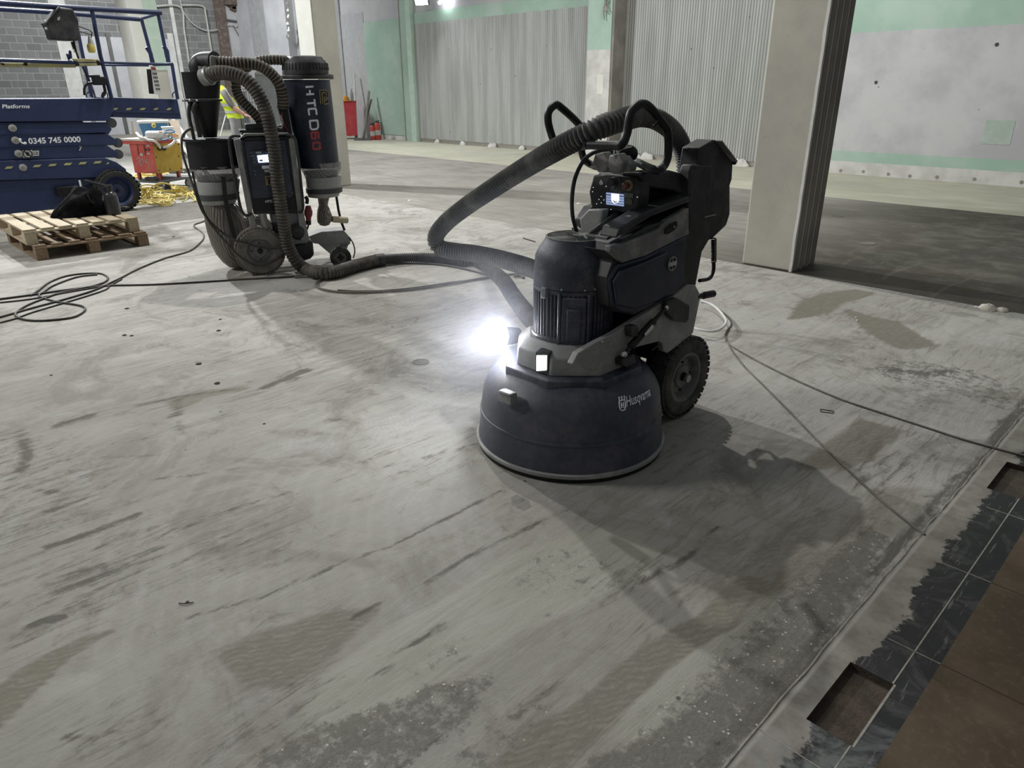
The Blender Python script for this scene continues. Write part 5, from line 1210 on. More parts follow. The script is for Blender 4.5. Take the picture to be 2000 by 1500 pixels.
mb = MB(); mb.tube([LX(336, 125), LX(300, 127, XB3)], .02, 8, smooth=False); obj('cross_rail', mb, m_blue, lift)
lprism('toe_board', [(-190, 121), (0, 122), (152, 124), (150, 132), (0, 131), (-190, 131)], XF-.06, XF-.03, m_yellow)
yb = lprism('manual_box', [(142, 114), (192, 116), (197, 128), (150, 130)], XF-.05, XF+.02, m_yellow)
lprism('box_cap', [(143, 118), (150, 119), (155, 128), (148, 129)], XF+.0, XF+.03, m_blackdeep, yb); lprism('box_cap', [(187, 117), (193, 119), (197, 127), (190, 128)], XF+.0, XF+.03, m_blackdeep, yb)
lprism('slot', [(0, 122), (8, 123), (10, 128), (4, 126)], XF-.03, XF-.02, m_blackdeep, yb, .002); lprism('slot', [(45, 126), (50, 121), (55, 124), (54, 129)], XF-.03, XF-.02, m_blackdeep, yb, .002)
lprism('latch_bracket', [(129, 105), (133, 105), (134, 112), (135, 98), (139, 100), (141, 114), (133, 116)], XF-.02, XF+.01, m_blue)
cb = lprism('control_box', [(84, 46), (110, 15), (138, 18), (149, 40), (152, 80), (128, 80), (96, 78), (90, 58)], XF-.10, XF+.10, m_black, lift, .02)
lprism('box_edge', [(83, 46), (110, 14), (113, 15), (86, 49)], XF-.1, XF+.12, m_black, cb, .004)
lprism('box_slot', [(107, 36), (112, 33), (113, 39), (108, 42)], XF+.10, XF+.106, m_label, cb, 0)
for x, y in ((89, 42), (90, 56)):
    mb = MB(); mb.sphere(LX(x, y, XF+.11), .016, 8, 6); obj('button', mb, m_label, cb)
mb = MB(); mb.tube([LX(144, 80, XF+.04), LX(147, 96, XF+.02), LX(154, 115, XF-.1), LX(166, 140, XF-.3), LX(178, 165, XF-.3), LX(186, 190, XF-.2)], .012, 8); mb2 = obj('control_cable', mb, m_blackdeep, cb)
mb = MB(); a, b = LX(142, 82, XF+.04), LX(147, 102, XF+.02)
P = resample([a, a.lerp(b, .5), b], .012)
for k, p in enumerate(P): mb.lathe([(.026-k*.0006, 0), (.026-k*.0006, .006)], p, (b-a), 10)
obj('cable_boot', mb, m_blackdeep, cb)
pl_ = thing('yellow_plug', LX(181, 100), 'yellow and clear site plug dangling from the lift guard rail', 'plug')
mb = MB(); mb.lathe([(.035, 0), (.045, .03), (.045, .07), (.035, .10)], LX(180, 103, XF+.03), (0, 0, 1), 14); obj('plug_body', mb, m_cableyel, pl_)
mb = MB(); mb.lathe([(.036, 0), (.03, .06), (.012, .13)], LX(179, 92, XF+.03), (0, 0, 1), 14); obj('plug_sleeve', mb, m_label, pl_)
mb = MB(); mb.tube([LX(178.5, 74, XF+.03), LX(178.5, 62, XF+.03), LX(166, 56, XF+.0), LX(150, 50, XF)], .006, 6); mb.tube([LX(178, 68, XF+.03), LX(165, 64, XF), LX(148, 60, XF)], .006, 6); obj('plug_lead', mb, m_blackdeep, pl_)
sp_ = thing('black_connector', LX(196, 160), 'black plug and socket hooked on the lift guard post above the deck', 'plug')
mb = MB(); a = LX(196, 158, XF+.03); mb.box(a-Vector((.04, .09, .05)), a+Vector((.04, .06, .05))); mb.box(a+Vector((-.04, -.12, .04)), a+Vector((.04, .0, .07))); obj('connector_body', mb, m_blackdeep, sp_, .01)
mb = MB(); mb.tube([LX(186, 162, XF+.03), LX(172, 163, XF+.04), LX(165, 172, XF+.04), LX(165, 186, XF+.04)], .015, 8); mb.tube([LX(203, 166, XF+.03), LX(205, 180, XF+.03), LX(199, 190, XF+.03)], .018, 8); obj('connector_lead', mb, m_blackdeep, sp_)
for x in (170, 200, 338):
    lrail('tie_loop', [(x, 191), (x-1, 184), (x+3, 180), (x+9, 182), (x+11, 191)], .007, m_blue, XF+.005, smooth=True)
ns = lprism('notice_board', [(304, 134), (318, 134), (325, 184), (309, 183)], XF-.35, XF-.30, m_blackdeep, lift)
nb = lprism('notice_sheet', [(295, 129), (304, 131), (315, 185), (302, 184)], XF-.02, XF-.01, m_white, lift, 0)
lprism('red_header', [(296, 131), (304, 132), (305, 137), (297, 136)], XF-.01, XF-.004, m_red, nb, 0)
for r_ in range(5):
    for c_ in range(3):
        x = 298.5+c_*3.2+r_*1.5; y = 142+r_*7.5; lprism('notice_picture', [(x, y), (x+2, y+.2), (x+2.3, y+3.6), (x+.3, y+3.5)], XF-.01, XF-.004, m_collarb, nb, 0)
def ltext(txt, x0, y0, x1, y1, h, m, par, bold=.01, shear=.0):
    return text_on('lettering', txt, LX(x0, y0, XF+.0), LX(x1, y1, XF+.0), LX(x0+h*.2, y0+h, XF+.0), m, par, (1, 0, 0), bold, shear, lift=.006)
ltext('- Platforms', -6, 204, 57, 203.5, 8, m_letter, dk, .02, .12)
t_ = ltext('0345 745 0000', 54, 269.5, 156, 266, 12, m_letter, lift, .025, .0)
mb = MB(); mb.tube([LX(x, y, XF+.004) for x, y in ((38.5, 272), (40, 276), (44, 279.5), (49, 280.5))], .010, 6); mb.sphere(LX(39, 272.5, XF+.004), .019, 8, 5, (.3, 1, .8)); mb.sphere(LX(49, 279.5, XF+.004), .019, 8, 5, (.3, 1, .8)); obj('phone_icon', mb, m_letter, lift)
ws = lprism('warning_sticker', [(44, 294), (63, 293), (63, 307), (45, 308)], XF-.004, XF+.004, m_white, lift, 0)
mb = MB(); cc = LX(54, 300.5, XF+.006); mb.lathe([(.042, 0), (.042, .003), (.052, .003), (.052, 0)], cc, (1, 0, 0), 24, capa=False, capb=False); mb.beam(cc+Vector((.002, -.035, .035)), cc+Vector((.002, .035, -.035)), .012, .003, (1, 0, 0)); obj('ban_symbol', mb, m_blackdeep, ws)
mb = MB(); mb.sphere(cc, .02, 8, 5, (.2, 1, 1.2)); obj('hand_symbol', mb, m_blackdeep, ws)
cs = lprism('mark_sticker', [(63.5, 295), (76, 294), (76, 304), (64, 305)], XF-.004, XF+.003, m_white, lift, 0)
text_on('lettering', 'CE', LX(65, 296.5, XF+.003), LX(74.5, 296, XF+.003), LX(65.2, 302.5, XF+.003), m_blackdeep, cs, (1, 0, 0), .02)
mb = MB(); mb.tube([LX(155, 286.5, XF+.003), LX(159, 286, XF+.003), LX(155.5, 294, XF+.003)], .006, 5, smooth=False); obj('chalk_mark', mb, m_label, lift)
mb = MB(); mb.beam(LX(155, 352, XF), LX(158, 364, XF), .02, .02); obj('valve_handle', mb, m_letter, lift)

# ============================================================ two stacked pallets
def pallet(z0, x0, x1, y0, y1, m, label, broken=False):
    t = thing('wooden_pallet', Vector(((x0+x1)/2, (y0+y1)/2, z0)), label, 'pallet', 'stacked pallets')
    random.seed(int(z0*1000)+3)
    def part(nm, lo, hi):
        mb = MB(); mb.box(lo, hi); return obj(nm, mb, m, t, .003)
    for y in (y0, (y0+y1)/2-.05, y1-.10):
        part('bottom_board', (x0, y, z0), (x1, y+.10, z0+.016))
    for y, w in ((y0, .10), ((y0+y1)/2-.05, .10), (y1-.10, .10)):
        for x in (x0, (x0+x1)/2-.06, x1-.12): part('block', (x, y, z0+.016), (x+.12, y+w, z0+.106))
    for x in (x0, (x0+x1)/2-.05, x1-.10): part('cross_board', (x, y0, z0+.106), (x+.10, y1, z0+.122))
    n_ = 7
    for k in range(n_):
        y = y0+(y1-y0-.115)*k/(n_-1); dx = random.uniform(0, .02)
        part('deck_board', (x0+dx, y, z0+.122), (x1-random.uniform(0, .015), y+.105+random.uniform(-.01, .01), z0+.142))
    return t
pallet(0.0, -9.16, -7.94, 1.42, 2.44, m_woodd, 'dark weathered wooden pallet lying on the floor under the paler one')
pallet(0.143, -9.26, -8.02, 1.38, 2.40, m_wood, 'pale wooden pallet on top of the darker one, carrying the black bag')
# black bag on the pallet
def blob(name, outline, D0, depth, z0, m, label, cat, wob=.10):
    """a slumped soft heap whose silhouette is the outline, with a real round depth"""
    top = [PX(x, y, D0) for x, y in outline]; mb = MB(); n_ = 28; rg = []
    for p in top:
        ring = []; hgt = max(p.z-z0, .004)
        for k in range(n_+1):
            a = math.pi*k/n_; w = 1+wob*mnoise.noise(Vector((p.y*9, a*2, 0)))+.10*mnoise.noise(Vector((p.y*30, a*5, 3)))
            ring.append(Vector((D0+depth*math.cos(a)*w*(.25+.75*min(1, hgt/.2)), p.y+.03*mnoise.noise(Vector((p.y*8, a*2, 4))), z0+hgt*(math.sin(a)**.75 if 0 < k < n_ else 0)*w)))
        rg.append(ring)
    mb.rings(rg, True, True); o = obj(name, mb, m, None, ang=60); tag(o, label, cat); return o
blob('black_bag', [(101, 423), (106, 414), (114, 403), (124, 390), (138, 376), (152, 368), (166, 365), (180, 367), (192, 374), (198, 386), (202, 400), (206, 415), (208, 424)], -8.62, .19, .286, m_cloth, 'slumped black cloth bag lying on the upper pallet', 'bag', .35)
mb = MB(); o_ = bpy.data.objects['black_bag']
mb.tube([PX(170, 380, -8.44), PX(176, 390, -8.42), PX(184, 398, -8.42), PX(180, 388, -8.43)], .007, 6); obj('bag_strap', mb, m_blackdeep, o_)
bb = PX(225, 427, -8.40); bb.z = .286
bo = thing('dark_bottle', bb, 'smoky dark plastic bottle standing on the pallet beside the black bag', 'bottle')
mb = MB(); mb.lathe([(.062, 0), (.07, .01), (.068, .16), (.062, .20), (.045, .225), (.03, .235), (.03, .25)], bb, seg=28); obj('bottle_body', mb, m_bottle, bo)
mb = MB(); mb.lathe([(.034, .25), (.034, .275), (.04, .28), (.04, .30), (.0, .302)], bb, seg=20); obj('bottle_cap', mb, m_black, bo)
mb = MB(); mb.tube([bb+Vector((0, -.03, .295)), bb+Vector((.0, -.12, .33)), bb+Vector((0, -.20, .36))], .012, 8, smooth=False); obj('spout', mb, m_black, bo)
cs_ = PX(213, 424, -8.50); cs_.z = .286; mb = MB(); mb.lathe([(.05, 0), (.055, .02), (.05, .10), (.03, .16), (.01, .19)], cs_, seg=16); tag(obj('clear_wrapper', mb, m_film), 'crumpled clear plastic between the black bag and the dark bottle', 'wrapper')
q_ = PX(243, 415, -8.7); q_.z = .287; mb = MB(); mb.tube([q_+Vector((.04*math.cos(t), .05*math.sin(t), .012)) for t in np.linspace(0, 5.5, 12)], .009, 8); tag(obj('black_strap_coil', mb, m_blackdeep), 'small coil of black strap on the far pallet corner', 'strap')

# ============================================================ transformer on its dolly, with what lies on it
def up_(x, y, z): return G(x, y, z)
ZB, ZT = .30, .80
dl_ = thing('dolly', Vector((-12.9, 4.5, 0)), 'low grey dolly board on casters under the red and yellow transformer', 'dolly')
A0, A1, A2 = G(306, 357, .16), G(262, 352, .16), G(360, 351, .16)
A0.z = A1.z = A2.z = 0
ex_, ey_ = (A1-A0), (A2-A0)
ux = Vector((-.93, -.37, 0)).normalized()
def TB(name, a0, a1, b0, b1, z0, z1, m, par=None, bev=.004, O=None):
    """box in the transformer's own frame: a along its red side, b along its yellow side"""
    O = O or TO; mb = MB(); P = [O+tu*a+tv*b for a, b in ((a0, b0), (a1, b0), (a1, b1), (a0, b1))]
    vs = [Vector((p.x, p.y, z)) for z in (z0, z1) for p in P]
    mb.add(vs, [(0, 3, 2, 1), (4, 5, 6, 7), (0, 1, 5, 4), (1, 2, 6, 5), (2, 3, 7, 6), (3, 0, 4, 7)])
    return obj(name, mb, m, par, bev)
TO = G(311, 352, .17); TO.z = 0                     # near bottom corner between the two faces
tu = (G(266, 350, .17)-G(311, 352, .17)); tu.z = 0; tul = tu.length; tu.normalize()
tv = (G(357, 345, .17)-G(311, 352, .17)); tv.z = 0; tvl = tv.length; tv.normalize()
def TF(x, y, face='u', o=0.0):
    """pixel onto the red (u) or yellow (v) face"""
    n_ = tu.cross(Vector((0, 0, 1))) if face == 'u' else tv.cross(Vector((0, 0, 1)))
    if n_.dot(Vector(CAM)-TO) < 0: n_ = -n_
    d = Vector(ray(x, y)); c = Vector(CAM); t = (TO+n_*o-c).dot(n_)/d.dot(n_); return c+d*t, n_
z_lo = TF(303, 339)[0].z; z_hi = TF(303, 276)[0].z
tr_ = thing('transformer', TO+Vector((0, 0, .17)), 'site transformer box with a red side and an ochre yellow side', 'transformer')
rb = TB('red_side_case', 0, tul, 0, tvl, z_lo, z_hi, m_redt, tr_)
TB('top_plate', -.03, tul+.14, -.03, tvl+.03, z_hi, z_hi+.03, mat('dusty_cream_top', (.55, .50, .44), .7), tr_, .003)
TB('top_rim', -.025, tul+.13, -.022, -.012, z_hi-.05, z_hi, m_redt, tr_, .002)
P = [TF(x, y, 'v', .006)[0] for x, y in ((299, 281), (351, 279), (357, 333), (308, 339))]; mb = MB(); mb.prism(P, TF(300, 300, 'v')[1]*.012); yp = obj('ochre_panel', mb, m_ochre, tr_, .002)
for x, y in ((303, 284), (349, 282), (305, 307), (349, 305), (310, 333), (332, 331), (354, 329)):
    p, n_ = TF(x, y, 'v', .012); mb = MB(); mb.lathe([(.012, 0), (.010, .006)], p, n_, 10); obj('screw', mb, m_stone, yp)
for a, b in ((.02, .02), (tul-.06, .02), (.02, tvl-.06), (tul-.06, tvl-.06)): TB('leg', a, a+.045, b, b+.045, .17, z_lo, m_redt, tr_, .002)
for x, y in ((285, 292), (291, 292)):
    p, n_ = TF(x, y, 'u', .001); mb = MB(); mb.lathe([(.018, 0), (.018, .004)], p, n_, 12); obj('socket_hole', mb, m_stone, rb)
for x, y, w in ((289, 284, .05), (290, 300, .04), (276.5, 302, .045)):
    p, n_ = TF(x, y, 'u', .002); mb = MB(); mb.beam(p-tu*w*.6, p+tu*w*.6, w*.9 if x < 280 else .03, .004, n_); obj('label_plate', mb, m_label, rb)
for x in (267.5, 280.5):
    p, n_ = TF(x, 280, 'u', .003); q, _ = TF(x+3.5, 303, 'u', .003); mb = MB(); mb.beam(p, q, .012, .004, n_); obj('wire_groove', mb, m_stone, rb)
mb = MB()
for L in ([(267, 311), (271, 308), (274, 311), (271, 317), (267, 321)], [(276, 311), (273, 320), (278, 322), (280, 313), (277, 310)], [(282, 310), (285, 320)], [(287, 311), (285, 316), (290, 317), (291, 325), (288, 328)]):
    mb.tube([TF(x, y, 'u', .004)[0] for x, y in L], .0045, 5)
obj('chalk_scrawl', mb, m_label, rb)
# dolly
TB('board', -.10, tul+.10, -.10, tvl+.25, .135, .168, m_bin, dl_, .004)
for a, b in ((.0, .0), (tul, .0), (0, tvl+.1), (tul, tvl+.1)):
    c = TO+tu*a+tv*b; mb = MB(); mb.lathe([(.06, -.02), (.06, .02)], Vector((c.x, c.y, .062)), tu, 20); obj('caster', mb, m_collar, dl_)
    mb = MB(); mb.box(Vector((c.x-.03, c.y-.03, .06)), Vector((c.x+.03, c.y+.03, .135))); obj('caster_fork', mb, m_steel, dl_)
pd = thing('extension_block', TO+tu*.1-tv*.05+Vector((0, 0, .17)), 'dark multiway socket block lying on the dolly board in front of the transformer leg', 'socket block')
p = G(308, 353, .17); mb = MB(); mb.beam(p+Vector((0, 0, .025)), p+tu*.22+Vector((0, 0, .025)), .07, .05); obj('block_body', mb, m_black, pd, .006)
mb = MB()
for q in range(4): c = p+tu*(.03+q*.05)+Vector((0, 0, .052)); mb.lathe([(.017, 0), (.017, .004)], c, seg=12); 
obj('socket_outlet', mb, m_collarb, pd)
# things on top of the transformer
ZT = z_hi+.03
def onT(x, y): p = G(x, y, ZT); return p
# white corrugated hoses looping over the yellow face
def whose(name, pts, label):
    o = hose(name, pts, .020, m_cablew, .028, .10, None, 12); return tag(o, label, 'hose')
hA = [onT(268, 265)+Vector((0, 0, .04)), onT(276, 272)+Vector((0, 0, .03)), TF(287, 273, 'u', .05)[0], TF(300, 275, 'v', .08)[0], TF(308, 281, 'v', .09)[0], TF(313, 289, 'v', .06)[0]]
whose('white_hose', hA, 'white corrugated hose drooping from the transformer top, left of the two')
hB = [TF(318, 288, 'v', .06)[0], TF(330, 285, 'v', .09)[0], TF(340, 277, 'v', .10)[0], TF(342, 268, 'v', .08)[0], TF(338, 263, 'v', .05)[0], TF(329, 262, 'v', .0)[0]]
whose('white_hose', hB, 'white corrugated hose looping up over the ochre panel, right of the two')
for x in (309.5, 318):
    p, n_ = TF(x, 289, 'v', .0); mb = MB(); mb.lathe([(.035, 0), (.035, .04), (.025, .05)], p, n_, 14); obj('cable_gland', mb, m_blackdeep, yp)
rl = onT(290, 273); mb = MB(); mb.lathe([(.055, 0), (.06, .01), (.06, .30), (.05, .31)], rl+Vector((0, 0, .06))+tu*.16+tv*.15, -tu+tv*.25, 24)
for k in range(6): mb.lathe([(.061, .04+k*.045), (.064, .05+k*.045), (.061, .06+k*.045)], rl+Vector((0, 0, .06))+tu*.16+tv*.15, -tu+tv*.25, 24, capa=False, capb=False)
tag(obj('rolled_duct', mb, m_cablew), 'short roll of white ribbed duct lying on the transformer top', 'duct')
cr = onT(320, 272)+tv*.10; cl_ = thing('coiled_lead', cr, 'coiled blue, white and orange leads on the transformer top', 'cable')
for k in range(7):
    mb = MB(); r_ = random.uniform(.05, .10); c = cr+Vector((random.uniform(-.06, .06), random.uniform(-.06, .06), .015+.016*k)); tl = Vector((random.uniform(-.5, .5), random.uniform(-.5, .5), 1)).normalized(); e = tl.orthogonal().normalized(); f_ = tl.cross(e)
    mb.tube([c+(e*math.cos(t)+f_*math.sin(t))*r_ for t in np.linspace(0, 6.0, 14)], .010, 7); obj('cable_loop', mb, (m_blueb, m_cablew, m_orange)[k % 3], cl_)
# blue crate behind
bx = PD(301, 250, 16.4); bx.z = 0
bl = thing('blue_crate', bx, 'blue lidded plastic crate behind the transformer with a round yellow badge', 'crate')
ff = Vector((-bx.x, -bx.y, 0)).normalized(); ss = Vector((ff.y, -ff.x, 0)) * -1
def crate(P, zlo, zhi, w0, w1, dep, m, nm, par):
    mb = MB(); rg = []
    for z, w in ((zlo, w0), (zhi, w1)): rg.append([Vector((P.x, P.y, z))+ss*a*w/2+ff*b*dep/2 for a, b in ((-1, -1), (1, -1), (1, 1), (-1, 1))])
    mb.rings(rg); return obj(nm, mb, m, par, .01)
D_ = math.hypot(bx.x, bx.y)
zz = lambda y: PD(301, y, D_).z
crate(bx, zz(263), zz(237), .44, .52, .4, m_blueb, 'crate_body', bl); crate(bx, zz(240), zz(235), .56, .56, .44, m_cablew, 'crate_lid', bl)
crate(bx, 0, zz(263), .5, .5, .4, m_grayplastic, 'crate_stand', bl)
p = PD(300.5, 245.5, D_-.24); mb = MB(); mb.lathe([(.014, 0), (.014, .006)], p, ff, 12); bg_ = obj('badge', mb, m_blueb, bl)
mb = MB()
for k in range(8):
    t = k*math.pi/4; c = p+(ss*math.cos(t)+Vector((0, 0, 1))*math.sin(t))*.028; mb.sphere(c, .016, 8, 5)
obj('badge_petals', mb, mat('badge_yellow', (.75, .60, .12), .6), bl)
text_on('lettering', 'STORAGE BOX', PD(293, 251, D_-.24), PD(309, 251, D_-.24), PD(293, 253, D_-.24), mat('dark_print', (.03, .08, .18), .6), bl, ff) if False else None
tk_ = PD(328, 255, 15.8); tk_.z = 0; t_ = thing('white_tub', tk_, 'white plastic tub behind the transformer, right of the blue crate', 'tub')
crate(tk_, .45, PD(328, 249, 15.8).z, .17, .20, .18, m_cablew, 'tub_body', t_); crate(tk_, PD(328, 249, 15.8).z, PD(328, 247, 15.8).z, .22, .22, .2, m_letter, 'tub_lid', t_); crate(tk_, 0, .45, .25, .25, .25, m_grayplastic, 'tub_stand', t_)
# leaning planks / ducts behind
def leaning(name, x0, y0, x1, y1, D0, D1, r, m, label, cat, n=10, sq=False):
    a, b = PD(x0, y0, D0), PD(x1, y1, D1); a.z = max(a.z, r*.4); b.z = max(b.z, r*.4); mb = MB()
    if sq: mb.beam(a, b, r*2, r*.8)
    else: mb.tube([a, a.lerp(b, .5)+Vector((0, 0, .03)), b], r, n)
    return tag(obj(name, mb, m), label, cat)
leaning('grey_duct', 338, 234, 384, 300, 18.5, 15.2, .045, m_label, 'long pale grey duct slanting down behind the transformer', 'duct')
leaning('grey_duct', 344, 268, 392, 340, 15.8, 13.6, .030, m_collar, 'thinner pale pipe slanting down right of the transformer', 'duct')
pa = PD(345, 300, 15.2); leaning('brown_board', 339, 238, 352, 300, 16.6, 15.9, .10, mat('brown_hardboard', (.24, .20, .15), .8), 'upright brown board standing behind the transformer', 'board', sq=True)
leaning('timber_pole', 257, 236, 272, 340, 15.6, 15.6, .035, m_wood, 'upright timber batten left of the blue crate', 'batten', sq=True)
# yellow leads heaped on the floor
yl = thing('yellow_lead_heap', G(320, 395), 'heap of thin yellow extension leads on the floor below the transformer', 'cable')
random.seed(21)
def ycoil(cx, cy, rx, ry, n, zmax, up_=0):
    for k in range(n):
        c = G(cx+random.uniform(-12, 12), cy+random.uniform(-3, 3)); r1, r2 = rx*random.uniform(.6, 1.1), ry*random.uniform(.6, 1.1); ph = random.uniform(0, 6); tl = random.uniform(0, up_)
        pts = []
        for t in np.linspace(0, 5.9, 16):
            pts.append(c+Vector((r1*math.cos(t+ph), r2*math.sin(t+ph), .012+random.uniform(0, zmax)+tl*max(0, math.sin(t)))))
        mb = MB(); mb.tube(pts, .009, 6); obj('lead_loop', mb, m_cableyel, yl)
ycoil(290, 388, .42, .30, 6, .03); ycoil(335, 384, .40, .30, 6, .04); ycoil(278, 394, .28, .22, 5, .02); ycoil(310, 398, .35, .16, 5, .02)
for pts in ([(265, 372), (272, 365), (285, 361), (303, 363), (318, 372), (324, 388), (318, 394)], [(298, 392), (298, 375), (306, 362), (322, 358), (337, 363), (345, 375), (343, 388)], [(340, 362), (355, 366), (366, 374), (364, 389), (356, 393)], [(345, 372), (362, 374), (378, 388), (384, 393)],
            [(360, 366), (372, 376), (382, 388), (378, 394)], [(246, 350), (256, 352), (264, 362), (266, 376)], [(270, 392), (290, 370), (310, 358), (330, 360), (352, 372)], [(262, 378), (276, 371), (290, 380), (300, 394)], [(280, 386), (300, 372), (318, 366)]):
    g0 = G(pts[0][0], 394 if pts[0][1] > 380 else 385); D_ = 11.6; mb = MB(); P = []
    for x, y in pts:
        p = PD(x, y, D_+.4); 
        if p.z < .012: p = G(x, y, .012)
        P.append(p)
    mb.tube(P, .009, 6); obj('lead_loop', mb, m_cableyel, yl)
for x, y in ((283, 373), (350, 370)):
    mb = MB(); c = PD(x, y, 11.9)
    for k in range(5): mb.tube([c+Vector((random.uniform(-.12, .12), random.uniform(-.12, .12), random.uniform(-.05, .05))) for _ in range(5)], .010, 6)
    obj('lead_knot', mb, m_cableyel, yl)
yc = thing('yellow_lead_coil', G(290, 350), 'small coil of yellow lead on the floor behind the transformer legs', 'cable')
for k in range(5):
    c = G(294+random.uniform(-8, 8), 349); mb = MB(); mb.tube([c+Vector((.35*math.cos(t), .25*math.sin(t), .012+.015*k)) for t in np.linspace(k, 5.8+k, 16)], .010, 6); obj('lead_loop', mb, m_cableyel, yc)

# ============================================================ person
def skin_body(name, V_, E_, R3, m, par=None, sub=2, root=0):
    me = bpy.data.meshes.new(name); me.from_pydata([tuple(v) for v in V_], E_, []); o = bpy.data.objects.new(name, me); C.objects.link(o)
    sk = o.modifiers.new('skin', 'SKIN'); sk.use_smooth_shade = True
    for i, r in enumerate(R3):
        d = me.skin_vertices[0].data[i]; d.radius = (r, r) if not isinstance(r, tuple) else r; d.use_root = (i == root)
    o.modifiers.new('sub', 'SUBSURF').levels = sub; o.modifiers['sub'].render_levels = sub
    me.materials.append(m)
    if par:
        o.parent = par
        if Vector(par.location).length: o.matrix_parent_inverse = Matrix.Translation(-Vector(par.location))
    return o
PB = PD(463, 262, 17.0); PB.z = 0
toC = Vector((-PB.x, -PB.y, 0)).normalized(); rt2 = Vector((-toC.y, toC.x, 0))        # rt2: towards the right of the picture
def pp(r, f, z): return PB + rt2*r + toC*f + Vector((0, 0, z))
pr = thing('person', PB, 'person in a hi-vis yellow vest and grey trousers leaning forward beyond the extractor', 'person')
Vb = [pp(0, 0, .92), pp(-.02, 0, 1.10), pp(-.08, .0, 1.32), pp(-.17, 0, 1.48), pp(-.23, .0, 1.52), pp(-.29, .0, 1.52),            # 0-5 spine, neck
      pp(-.14, .18, 1.41), pp(-.02, .22, 1.17), pp(.17, .20, 1.02),                                                          # 6-8 near arm
      pp(-.16, -.18, 1.41), pp(-.02, -.22, 1.17), pp(.17, -.18, 1.04),                                                       # 9-11 far arm
      pp(.0, .10, .88), pp(-.03, .11, .48), pp(.05, .12, .09), pp(-.10, .12, .05),                                           # near leg
      pp(.0, -.10, .88), pp(.04, -.11, .48), pp(.10, -.12, .09), pp(-.05, -.12, .05)]
Eb = [(0, 1), (1, 2), (2, 3), (3, 4), (4, 5), (3, 6), (6, 7), (7, 8), (3, 9), (9, 10), (10, 11), (0, 12), (12, 13), (13, 14), (14, 15), (0, 16), (16, 17), (17, 18), (18, 19)]
Rb = [(.15, .12), (.14, .11), (.16, .12), (.13, .10), .06, .055, .065, .05, .036, .065, .05, .036, .10, .07, .05, .045, .10, .07, .05, .045]
bd_ = skin_body('body', Vb, Eb, Rb, m_shirt, pr)
# head with face, ear, hair
hc = pp(-.33, 0, 1.50); hm = MB(); hm.sphere(hc, .105, 24, 16, (.95, .80, 1.18)); hm.sphere(hc+rt2*-.10+Vector((0, 0, -.01)), .022, 10, 6, (1, .8, 1.4)); hm.sphere(hc+rt2*-.05+Vector((0, 0, -.075)), .055, 12, 8)
for s_ in (-1, 1): hm.sphere(hc+toC*.083*s_+rt2*.012, .026, 10, 7, (.8, .5, 1.3))
hd = obj('head', hm, m_skin, pr, ang=80)
hh = MB(); hh.sphere(hc+Vector((0, 0, .035))+rt2*.025, .106, 24, 14, (.95, .86, 1.02)); obj('hair', hh, m_hair, hd, ang=80)
for s_ in (-1, 1):
    mb = MB(); mb.sphere(hc+rt2*-.088+toC*.035*s_+Vector((0, 0, .012)), .010, 8, 6); obj('eye', mb, m_stone, hd)
mb = MB(); mb.beam(hc+rt2*-.088+toC*-.03+Vector((0, 0, -.06)), hc+rt2*-.088+toC*.03+Vector((0, 0, -.06)), .01, .008); obj('mouth', mb, m_redplug, hd)
# hi-vis vest wraps the trunk
def vest(rows, m, nm, par, grow=0):
    mb = MB(); rg = []
    for c, a, b in rows: rg.append([c+rt2*(a+grow)*math.cos(t)+toC*(b+grow)*math.sin(t) for t in [2*math.pi*k/24 for k in range(24)]])
    mb.rings(rg, False, False); return obj(nm, mb, m, par, ang=80)
vr = [(pp(.02, 0, .93), .165, .21), (pp(-.01, 0, 1.06), .16, .205), (pp(-.07, 0, 1.22), .155, .21), (pp(-.14, 0, 1.36), .15, .205), (pp(-.18, 0, 1.50), .11, .16), (pp(-.21, 0, 1.57), .07, .09)]
vs_ = vest(vr, m_vis, 'vest', pr)
def lerp_row(t):
    i = min(int(t), len(vr)-2); f = t-i; return (vr[i][0].lerp(vr[i+1][0], f), vr[i][1]*(1-f)+vr[i+1][1]*f, vr[i][2]*(1-f)+vr[i+1][2]*f)
for t in (.8, 1.7): vest([lerp_row(t), lerp_row(t+.35)], m_refl, 'reflective_band', vs_, .006)
for s_ in (-1, 1):
    mb = MB(); a = [Vector(lerp_row(t)[0])+toC*s_*(lerp_row(t)[2]*.75+.012)+rt2*lerp_row(t)[1]*.62 for t in (2.0, 3, 3.6, 4.2)]
    for p, q in zip(a, a[1:]): mb.beam(p, q, .05, .012, toC)
    obj('reflective_brace', mb, m_refl, vs_)
# trousers
def leg(s_, kx, ax):
    mb = MB(); rows = [(pp(0, .10*s_, .95), .12, .11), (pp(0, .10*s_, .80), .105, .10), (pp(kx, .11*s_, .48), .08, .08), (pp(ax, .12*s_, .12), .07, .07), (pp(ax, .12*s_, .08), .07, .07)]; rg = []
    for c, a, b in rows: rg.append([c+rt2*a*math.cos(t)+toC*b*math.sin(t) for t in [2*math.pi*k/20 for k in range(20)]])
    mb.rings(rg); return mb
for s_, kx, ax in ((1, -.03, .05), (-1, .04, .10)): obj('trouser_leg', leg(s_, kx, ax), m_trouser, pr, ang=80)
for s_, ax in ((1, .02), (-1, .07)):
    mb = MB(); mb.sphere(pp(ax-.05, .12*s_, .05), .06, 14, 8, (1, 1, .8)); mb.sphere(pp(ax+.03, .12*s_, .05), .055, 14, 8); obj('boot', mb, m_blackdeep, pr, ang=80)
